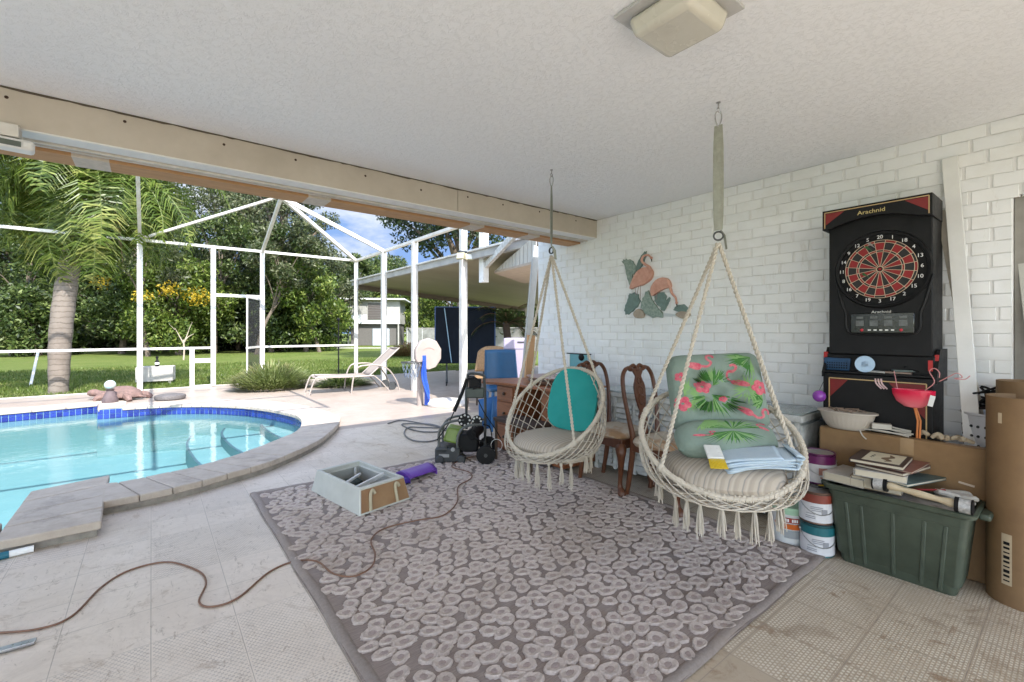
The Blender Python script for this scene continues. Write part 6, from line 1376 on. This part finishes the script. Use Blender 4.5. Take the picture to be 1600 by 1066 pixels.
p = WX(1592, 330, 3.86); q = WX(1604, 440, 3.80); d = (q-p).normalized(); tag(MB().beam(p, p+d*((p.z-.01)/-d.z), .05, .03, (1, 0, 0)).build('slanted_board', pm('greyish_board', (.52, .52, .48), .7), bevel=.002), 'pale narrow board slanting across the doorway at the right edge', 'board')
p = WX(1593, 560, 3.84); tag(MB().box((3.84, p.y-.10, .66), (.02, .2, 1.32)).build('cream_panel', pm('cream_panel', (.55, .53, .46), .6), bevel=.003), 'cream panel standing in the doorway behind the cardboard tubes', 'panel')
p = WX(1541, 680, 3.62); t = thing('laundry_basket', 'tall white plastic basket with round holes behind the cardboard box', 'basket', (3.62, p.y-.03, 0)); m = MB(); m.lathe([(.0, .004), (.085, 0), (.125, .84), (.135, .845), (.135, .855), (.12, .85), (.08, .01)], 32); bw = m.build('basket_wall', pm('white_plastic', (.62, .62, .64), .5, .08), t); m = MB()
for j in range(12):
    for k in range(10):
        z = .2+.053*j; a = PI-1.2+k*.26+(j % 2)*.0; r_ = .086+.04*z/.84+.001; m.sph((r_*math.cos(a), r_*math.sin(a), z), .008, 6, (1, 1, 1))
o = m.build('holes', GREYD, bw); o['kind'] = 'stuff'
m = MB(); rs = random.Random(8); m.tube(catmull([(rs.uniform(-.07, .07), rs.uniform(-.10, .10), rs.uniform(0, .14)) for k in range(30)], 5), .006, 6); o = m.build('cable_bundle', BLACK); o.location = (3.6, p.y-.01, .865); tag(o, 'tangle of black cable piled on the tall white basket', 'cable')
# bowl, goblet, cables and gloves on the carton
p = onb(1323, 668); t = thing('ribbed_bowl', 'ribbed beige planter bowl filled with odds and ends on the cardboard box', 'bowl', (xm-.0, p.y, ZB))
m = MB(); m.grid(lambda u, v: (lambda a, r_: Vector((r_*.62*math.cos(a), r_*math.sin(a), .10*v)))(2*PI*u, (.085+.06*v**.6)*(1+.012*math.cos(2*PI*u*34)*(v < .85))), 136, 10, True); m.lathe([(.0, .004), (.084, .0)], 24, sx=.62); m.lathe([(.145, .1), (.158, .102), (.158, .11), (.14, .11)], 40, sx=.62); m.build('bowl_wall', pm('beige_plastic', (.48, .43, .37), .6, .1), t)
m = MB(); m.lathe([(0, .08), (.13, .085)], 30, sx=.6); rs = random.Random(5)
for k in range(16): a = rs.uniform(0, 6.3); r_ = rs.uniform(0, .1); c = Vector((r_*.55*math.cos(a), r_*math.sin(a), .095)); m.tube(catmull([c, c+Vector((rs.uniform(-.03, .03), rs.uniform(-.04, .04), .02)), c+Vector((rs.uniform(-.03, .03), rs.uniform(-.05, .05), rs.uniform(-.0, .03)))], 3), .006, 5)
m.build('contents', pm('brown_shells', (.28, .20, .15), .7, .5, 40), t)
p = onb(1437, 680); t = thing('flamingo_goblet', 'pink glass bowl on a bent orange bird leg standing on the cardboard box', 'ornament', (xm, p.y, ZB)); zc_ = onb(1427, 609).z-ZB; dy_ = onb(1427, 609).y-p.y
m = MB(); m.lathe([(.0, -.105), (.04, -.098), (.075, -.07), (.093, -.03), (.096, 0), (.091, 0), (.07, -.064), (0, -.09)], 32, (0, dy_, zc_), sx=.45); PK = NT('pink_glass'); m.build('glass_bowl', PK.fin(PK.ramp(PK.xyz()[2], [(zc_-.09, (.75, .18, .22)), (zc_-.02, (.65, .015, .06))]), .12), t)
ORG = pm('orange_leg', (.60, .20, .05), .5)
for s in (0, .012):
    m = MB(); m.tube([(0, s, 0.002), (0, -.004+s, .10), (0, dy_*.6+s*.5, zc_-.10)], .005, 6); m.build('leg', ORG, t)
m = MB(); yy = onb(1460, 600).y-p.y; z2 = onb(1460, 590).z-ZB; m.tube(catmull([(0, dy_-.05, zc_), (0, yy-.0, zc_+.05), (0, yy+.02, z2+.03), (0, yy+.0, z2+.05), (0, yy-.02, z2+.03), (0, yy-.02, z2-.0)], 6), .0025, 5); m.tube(catmull([(0, yy-.02, z2-.02), (0, yy-.06, z2+.01), (0, yy-.09, z2+.03), (0, yy-.11, z2+.01), (0, yy-.08, z2), (0, yy-.12, z2+.0), (0, yy-.14, z2+.02)], 6), .0025, 5); m.tube([(0, dy_+.07, zc_-.0), (0, dy_+.085, zc_+.10)], .0018, 4); m.build('wire_neck', pm('pink_wire', (.6, .25, .25), .5), t)
m = MB(); m.box((-.05, dy_-.085, zc_-.05), (.002, .022, .06), Matrix.Rotation(rad(12), 3, 'X')); m.build('price_tag', W_PAINT, t)
p = WX(1377, 600, XB-.012); m = MB()
for k in range(3): m.tube([(0, -.012*k+.010*j, -.010*abs(j)**1.2*(1 if j > -3 else 1)) for j in (-1, 0)] if 0 else catmull([(0, .03-.014*k, .03), (0, .025-.014*k, 0), (0, .0-.014*k, -.03)], 3), .0045, 5)
o = m.build('hanging_tags', pm('pink_white_tag', (.7, .5, .5), .6)); o.location = p; tag(o, 'three curved pale pink strips hanging on the front of the dart cabinet', 'tag'); 
o.location = (XB-.008, p.y, p.z)
p = WX(1280, 619, XB-.03); t = thing('purple_ball', 'small shiny purple ball hanging at the left corner of the dart cabinet', 'ball', tuple(p)); m = MB(); m.sph((0, 0, 0), .038, 20); m.build('ball', pm('purple_gloss', (.28, .06, .40), .12), t); m = MB(); m.tube([(0, 0, .036), (.02, -.02, .1), (.03, -.03, shz-p.z)], .0015, 5); m.build('cord', BLACK, t)
rs = random.Random(11); m = MB(); pa, pb_ = onb(1335, 668), onb(1424, 676)
for k in range(5):
    P = [Vector((xm-.02+.012*k+rs.uniform(-.01, .01), pa.y+(pb_.y-pa.y)*s+rs.uniform(-.01, .01), ZB+.008+.02*math.sin(PI*s)*rs.random()+.006*k)) for s in (0, .25, .5, .75, 1)]; m.tube(catmull(P, 4), .0045, 6)
m.box((xm-.01, pa.y+(pb_.y-pa.y)*.5, ZB+.045), (.04, .09, .03), rad(20)); m.tube(catmull([(xm, pa.y+.03, ZB+.01), (xm-.03, pa.y-.02, ZB+.03), (xm-.04, pa.y-.05, ZB-.02), (xm-.04, pa.y-.07, ZB-.04)], 4), .004, 5)
tag(m.build('white_cables', pm('grey_white_cable', (.5, .48, .43), .6)), 'grey white cables and plug lying along the top of the cardboard box', 'cable')
p = onb(1478, 688); m = MB(); rs = random.Random(3)
for k in range(9): c = Vector((rs.uniform(-.02, .02), -.075+.018*k, .016+rs.uniform(0, .012))); m.tube(catmull([c, c+Vector((rs.uniform(-.03, .03), rs.uniform(-.03, .03), .012)), c+Vector((rs.uniform(-.03, .03), rs.uniform(-.04, .04), -.004))], 4), [.009, .011, .012, .012, .012, .011, .011, .01, .008], 7)
o = m.build('work_gloves', pm('dirty_cotton', (.48, .40, .29), .95, .3, 30, .5)); o.location = (xm, p.y, ZB); tag(o, 'crumpled beige work gloves on the right part of the cardboard box', 'gloves')

# ------------------------------------------------------------ green tub with books
tx0, ty0, ty1 = 3.075, .375, .895; tcx, tcy = tx0+.12, (ty0+ty1)/2; TZ = .44
t = thing('green_tub', 'dark green plastic storage tub full of books and tools in front of the cardboard box', 'storage tub', (tcx, tcy, 0)); GT = pm('dark_green_plastic', (.058, .075, .052), .5, .3, 14, .12, 80)
def rr(hx, hy, r_, z, n_=5):
    o = []
    for sx_, sy_, a0 in ((1, 1, 0), (-1, 1, PI/2), (-1, -1, PI), (1, -1, 3*PI/2)):
        for i in range(n_+1): a = a0+PI/2*i/n_; o.append(Vector((sx_*(hx-r_)+r_*math.cos(a), sy_*(hy-r_)+r_*math.sin(a), z)))
    return o
m = MB(); LV = [rr(.115, .235, .03, 0), rr(.12, .24, .035, .01), rr(.138, .27, .035, .345), rr(.150, .285, .035, .352), rr(.156, .292, .035, .40), rr(.172, .312, .04, .408), rr(.176, .316, .04, .428), rr(.165, .303, .035, .434), rr(.152, .29, .03, .42), rr(.125, .255, .03, .05), rr(.10, .2, .03, .02)]
n_ = len(LV[0]); m.add(sum(LV, []), [(i*n_+k, i*n_+(k+1) % n_, (i+1)*n_+(k+1) % n_, (i+1)*n_+k) for i in range(len(LV)-1) for k in range(n_)]+[tuple(range(n_)), tuple((len(LV)-1)*n_+k for k in range(n_))]); m.build('tub_wall', GT, t)
m = MB()
for yy in (-.12, .0, .13): m.beam((-.123, yy*.92, .02), (-.143, yy*1.05, .345), .018, .012, (1, 0, 0))
for yy in (-.19, .19): m.beam((-.1225, yy*.95, .015), (-.142, yy*1.08, .345), .018, .014, (1, 0, 0))
m.build('rib', GT, t, bevel=.004)
for s in (-1, 1): m = MB(); m.box((0, s*.33, .405), (.13, .045, .03)); m.build('handle', GT, t, bevel=.01)
m = MB(); m.box((0, 0, .385), (.24, .5, .05)); m.build('packed_papers', pm('packed_paper', (.35, .32, .28), .8, .5, 25, .5), t, smooth=False)
def book(lab, c, d_, rz_, col, page=(.62, .56, .44), tilt=0, hard=True):
    t = thing('book', lab, 'book', c, rz_, 'books piled on the green tub'); t.rotation_euler = (0, tilt, rz_); x, y, z = d_
    m = MB(); m.box((0, 0, .0015), (x, y, .003)); m.box((0, 0, z-.0015), (x, y, .003)); m.box((x/2-.0015, 0, z/2), (.003, y, z)); m.build('cover', pm('book_cover', col, .5, .2, 20), t, bevel=.001); m = MB(); m.box((-.003, 0, z/2), (x-.008, y-.008, z-.007)); n = NT('pages'); zz = n.noise(400, 2, .5, n.map((.02, .02, 1.))); n.l(n.mix(zz, page, tuple(q*.7 for q in page)), n.p.inputs['Base Color']); m.build('pages', n.mt, t); return t
tz = .44
B1 = [('grey and white hardback book at the left edge of the tub under the pile', (tcx-.01, tcy+.21, tz), (.20, .25, .045), 1.45, (.55, .52, .48)),
      ('thick tan book with yellowed pages under the magazines on the tub', (tcx+.015, tcy+.085, tz), (.22, .29, .06), 1.62, (.33, .25, .17)),
      ('dark teal folder sticking out right under the book pile', (tcx+.03, tcy-.01, tz+.061), (.22, .33, .014), 1.25, (.10, .15, .15)),
      ('white paged softcover book under the picture magazine', (tcx-.03, tcy+.07, tz+.076), (.22, .29, .036), 1.72, (.5, .48, .45)),
      ('brown magazine turned outwards below the topmost magazine', (tcx-.0, tcy+.03, tz+.113), (.22, .31, .016), 1.38, (.13, .08, .065)),
      ('red edged thin magazine peeking out right of the pile', (tcx+.01, tcy+.02, tz+.130), (.22, .30, .010), 1.5, (.22, .09, .07))]
for lab, c, d_, rz_, col in B1: book(lab, c, d_, rz_, col)
tb = book('topmost dark brown book with a cream picture label on its cover', (tcx-.025, tcy+.075, tz+.141), (.23, .29, .02), 1.62, (.045, .025, .022))
m = MB(); m.box((-.015, -.0, .0215), (.16, .23, .001)); pl_ = m.build('cover_picture', pm('cream_picture', (.66, .60, .44), .6), tb)
m = MB(); P = catmull([(-.03, -.08, .0225), (-.045, -.03, .0225), (-.02, .02, .0225), (-.045, .06, .0225), (-.03, .09, .0225)], 5); m.tube(P, [.004+.012*math.sin(PI*i/(len(P)-1)) for i in range(len(P))], 6, flat=.06); m.build('animal_sketch', pm('sepia_ink', (.20, .13, .07), .8, .4, 60), pl_)
m = MB(); rs = random.Random(4)
for k in range(7): y_ = -.035+.012*k; m.tube([(.030+rs.uniform(-.004, .004), y_, .0224), (.040+rs.uniform(-.004, .006), y_+rs.uniform(-.004, .004), .0224)], .0012, 4)
m.build('script_strokes', BLACK, pl_)['kind'] = 'stuff'
# wooden handled tool with two metal ended rings
pa = WX(1385, 757, 3.07); pb_ = WX(1500, 797, 3.09); t = thing('roller_tool', 'wooden handle between two black and silver drums lying along the front of the tub', 'tool', (3.045, (pa.y+pb_.y)/2, .478)); ha = Vector((0, (pa.y-pb_.y)/2, .012)); ax_ = Vector((0, 1, .02)).normalized()
m = MB(); P = [ha.lerp(-ha, i/12) for i in range(13)]; m.tube(P, [.016, .022, .018, .014, .015, .017, .018, .017, .015, .014, .018, .022, .016], 12); m.build('handle', wood('pale_handle', (.55, .46, .32), (.45, .36, .23), .5, 1), t)
for s, e in ((1, ha), (-1, -ha)):
    m = MB(); m.tube([e+Vector((0, s*q, 0)) for q in (-.012, .004, .0042, .0448, .045, .052)], [.036, .036, .033, .033, .036, .036], 24); dr_ = m.build('drum', BLACK, t); m = MB(); m.cyl(e+Vector((0, s*.004, 0)), e+Vector((0, s*.045, 0)), .035, n=24); m.build('metal_band', pm('labelled_metal', (.55, .55, .54), .35, .5, 60, metal=.3), dr_)
m = MB(); m.cyl((-.0, .0, 0), (.03, -.17, .035), .005, n=8); m.sph((0, .0, 0), .012, 8); m.sph((0, .0, 0), .012, 8); m.box((-.01, .05, .0), (.012, .10, .006), rad(8)); o = m.build('screwdriver', pm('red_handle', (.3, .02, .02), .4)); o.location = (3.16, .62, .452); tag(o, 'thin red handled tool lying between the books and the wooden handle', 'tool')
p = WX(1490, 770, 3.2); m = MB(); rs = random.Random(6); m.sph((0, 0, .02), .05, 12, (1, 1.6, .5)); m.tube(catmull([(rs.uniform(-.05, .05), rs.uniform(-.08, .08), .03+rs.uniform(0, .03)) for k in range(10)], 4), .014, 7); o = m.build('paint_rag', pm('pale_rag', (.48, .46, .42), .9, .3, 30, .6)); o.location = (3.22, p.y, .42); tag(o, 'crumpled pale rag in the right end of the green tub', 'rag')

# ------------------------------------------------------------ paint cans, bucket
LBL = pm('white_can_label', (.60, .59, .60), .5, .12, 12)
def can(lab, c, band, rim, marks, grp='stacked paint cans', rz_=0., open_lid=None):
    t = thing('paint_can', lab, 'paint can', c, rz_, grp); r_, h = .086, .185
    m = MB(); m.lathe([(0, 0.003), (r_-.004, 0), (r_+.001, .004), (r_-.001, .010), (r_-.001, h-.012), (r_+.003, h-.008), (r_+.003, h), (r_-.004, h), (r_-.006, h-.006), (r_-.02, h-.006), (r_-.02, h-.009), (0, h-.009)], 40); b = m.build('can_body', rim, t)
    m = MB(); m.lathe([(r_+.0005, .012), (r_+.0005, h*.66)], 40); lb = m.build('label', LBL, t); m = MB(); m.lathe([(r_+.0008, h*.66), (r_+.0008, h-.016)], 40); m.build('colour_band', band, t)
    m = MB()
    def cp(a, z): return Vector(((r_+.0015)*math.cos(a), (r_+.0015)*math.sin(a), z))
    for (a, z, w_, hh) in marks: q = cp(a, z); m.box(q, (.001, w_, hh), rotz(a))
    m.build('label_print', pm('can_print', (.42, .20, .16) if len(marks) < 5 else (.25, .25, .27), .6), lb)
    m = MB(); P = [Vector(((r_+.004)*math.cos(a), (r_+.004)*math.sin(a), h*.72-.075*math.sin((a-2.2)/(PI)*PI))) for a in [2.2+k*PI/14 for k in range(15)]]; m.tube(P, .0022, 6)
    for a in (2.2, 2.2+PI): m.sph(((r_+.003)*math.cos(a), (r_+.003)*math.sin(a), h*.72), .009, 8)
    m.build('bail_handle', STEEL, t); m = MB(); m.lathe([(0, h-.006), (r_-.022, h-.006), (r_-.022, h-.003), (r_-.012, h-.002), (r_-.01, h-.004)], 32); m.build('lid', pm('can_lid', (.42, .40, .38), .4, .4, 10, metal=.4), t); return t
ca, ra = G(1277, 862), 0; FA = math.atan2(-ca.y, -ca.x)
txt = [(FA+.05, .10, .06, .004), (FA+.05, .09, .06, .004), (FA+.05, .08, .05, .004), (FA-.3, .035, .05, .004), (FA-.3, .045, .05, .004), (FA+.5, .075, .03, .03), (FA-.3, .06, .045, .003)]
can('paint can with a teal band on the floor beside the tub, lowest in front', (ca.x, ca.y, 0), pm('teal_band', (.012, .12, .14), .4), pm('teal_rim', (.03, .10, .11), .35, metal=.5), txt, rz_=.0)
can('paint can with a red brown band on the teal can, pliers on its lid', (ca.x-.003, ca.y+.006, .187), pm('red_brown_band', (.20, .035, .02), .4), pm('rusty_rim', (.12, .07, .05), .4, metal=.6), txt)
cb = (3.235, 1.03); 
can('paint can half hidden behind the front stack, resting on the floor', (cb[0], cb[1], 0), pm('grey_band', (.2, .2, .22), .4), STEEL, [])
can('plain paint can in the middle of the rear stack, below the purple banded one', (cb[0], cb[1], .187), pm('grey_band_two', (.25, .2, .22), .4), STEEL, [])
can('paint can with a purple band, topmost of the rear stack next to the cardboard box', (cb[0], cb[1], .374), pm('purple_band', (.14, .015, .10), .35), pm('purple_rim', (.12, .02, .09), .3, metal=.5), [(FA+.25, .08, .045, .045), (FA+.25, .045, .03, .008)])
t = thing('pliers', 'pliers with yellow and black grips on the red brown paint can', 'pliers', (ca.x, ca.y, .372), rad(-60))
for s in (-1, 1): m = MB(); m.tube(catmull([(0, 0, .012), (.02, s*.014, .014), (.06, s*.018, .014), (.09, s*.012, .012)], 4), [.006, .007, .008, .009, .009, .009, .009, .009, .009, .009, .008, .007, .006], 7, flat=.8); m.build('grip', pm('yellow_grip', (.60, .42, .02), .5) if s > 0 else BLACK, t)
m = MB(); m.cyl((0, 0, .006), (0, 0, .018), .012, n=12); m.tube([(0, 0, .012), (-.05, 0, .012)], [.012, .005], 8, flat=.6); m.build('jaws', GREYD, t)
cc = G(1239, 846); t = thing('joint_bucket', 'white plastic bucket with pale green lid and orange print left of the stacked cans', 'bucket', (cc.x, cc.y+.02, 0)); m = MB(); m.lathe([(0, 0), (.083, 0), (.097, .20), (.1, .205), (.1, .212), (.094, .212)], 36); bk_ = m.build('bucket_wall', pm('white_bucket', (.66, .67, .66), .45, .1), t); m = MB(); m.lathe([(.101, .19), (.103, .225), (.098, .23), (.09, .222), (0, .222)], 36); m.build('lid', pm('pale_green_lid', (.36, .55, .38), .4), t)
m = MB(); FB = math.atan2(-cc.y, -cc.x); m.grid(lambda u, v: Vector(((.0925+.008*v)*math.cos(FB-.9+1.5*u), (.0925+.008*v)*math.sin(FB-.9+1.5*u), .10+.035*v)), 16, 2); m.build('orange_band', pm('orange_print', (.60, .13, .02), .5), bk_); m = MB(); m.grid(lambda u, v: Vector(((.0905+.004*v)*math.cos(FB-.3+.9*u), (.0905+.004*v)*math.sin(FB-.3+.9*u), .045+.05*v)), 12, 2); m.build('grey_print', pm('grey_print', (.32, .34, .35), .5), bk_)
m = MB(); m.grid(lambda u, v: Vector(((.0965+.004*v)*math.cos(FB-.4+.95*u), (.0965+.004*v)*math.sin(FB-.4+.95*u), .140+.032*v)), 12, 2); rb_ = m.build('red_band', pm('red_print', (.32, .05, .035), .5), bk_)
m = MB()
for k in range(7):
    if k != 3: a = FB-.3+.12*k; m.box((.1*math.cos(a), .1*math.sin(a), .156), (.003, .008, .017), rotz(a))
m.build('white_print', W_PAINT, rb_)['kind'] = 'stuff'
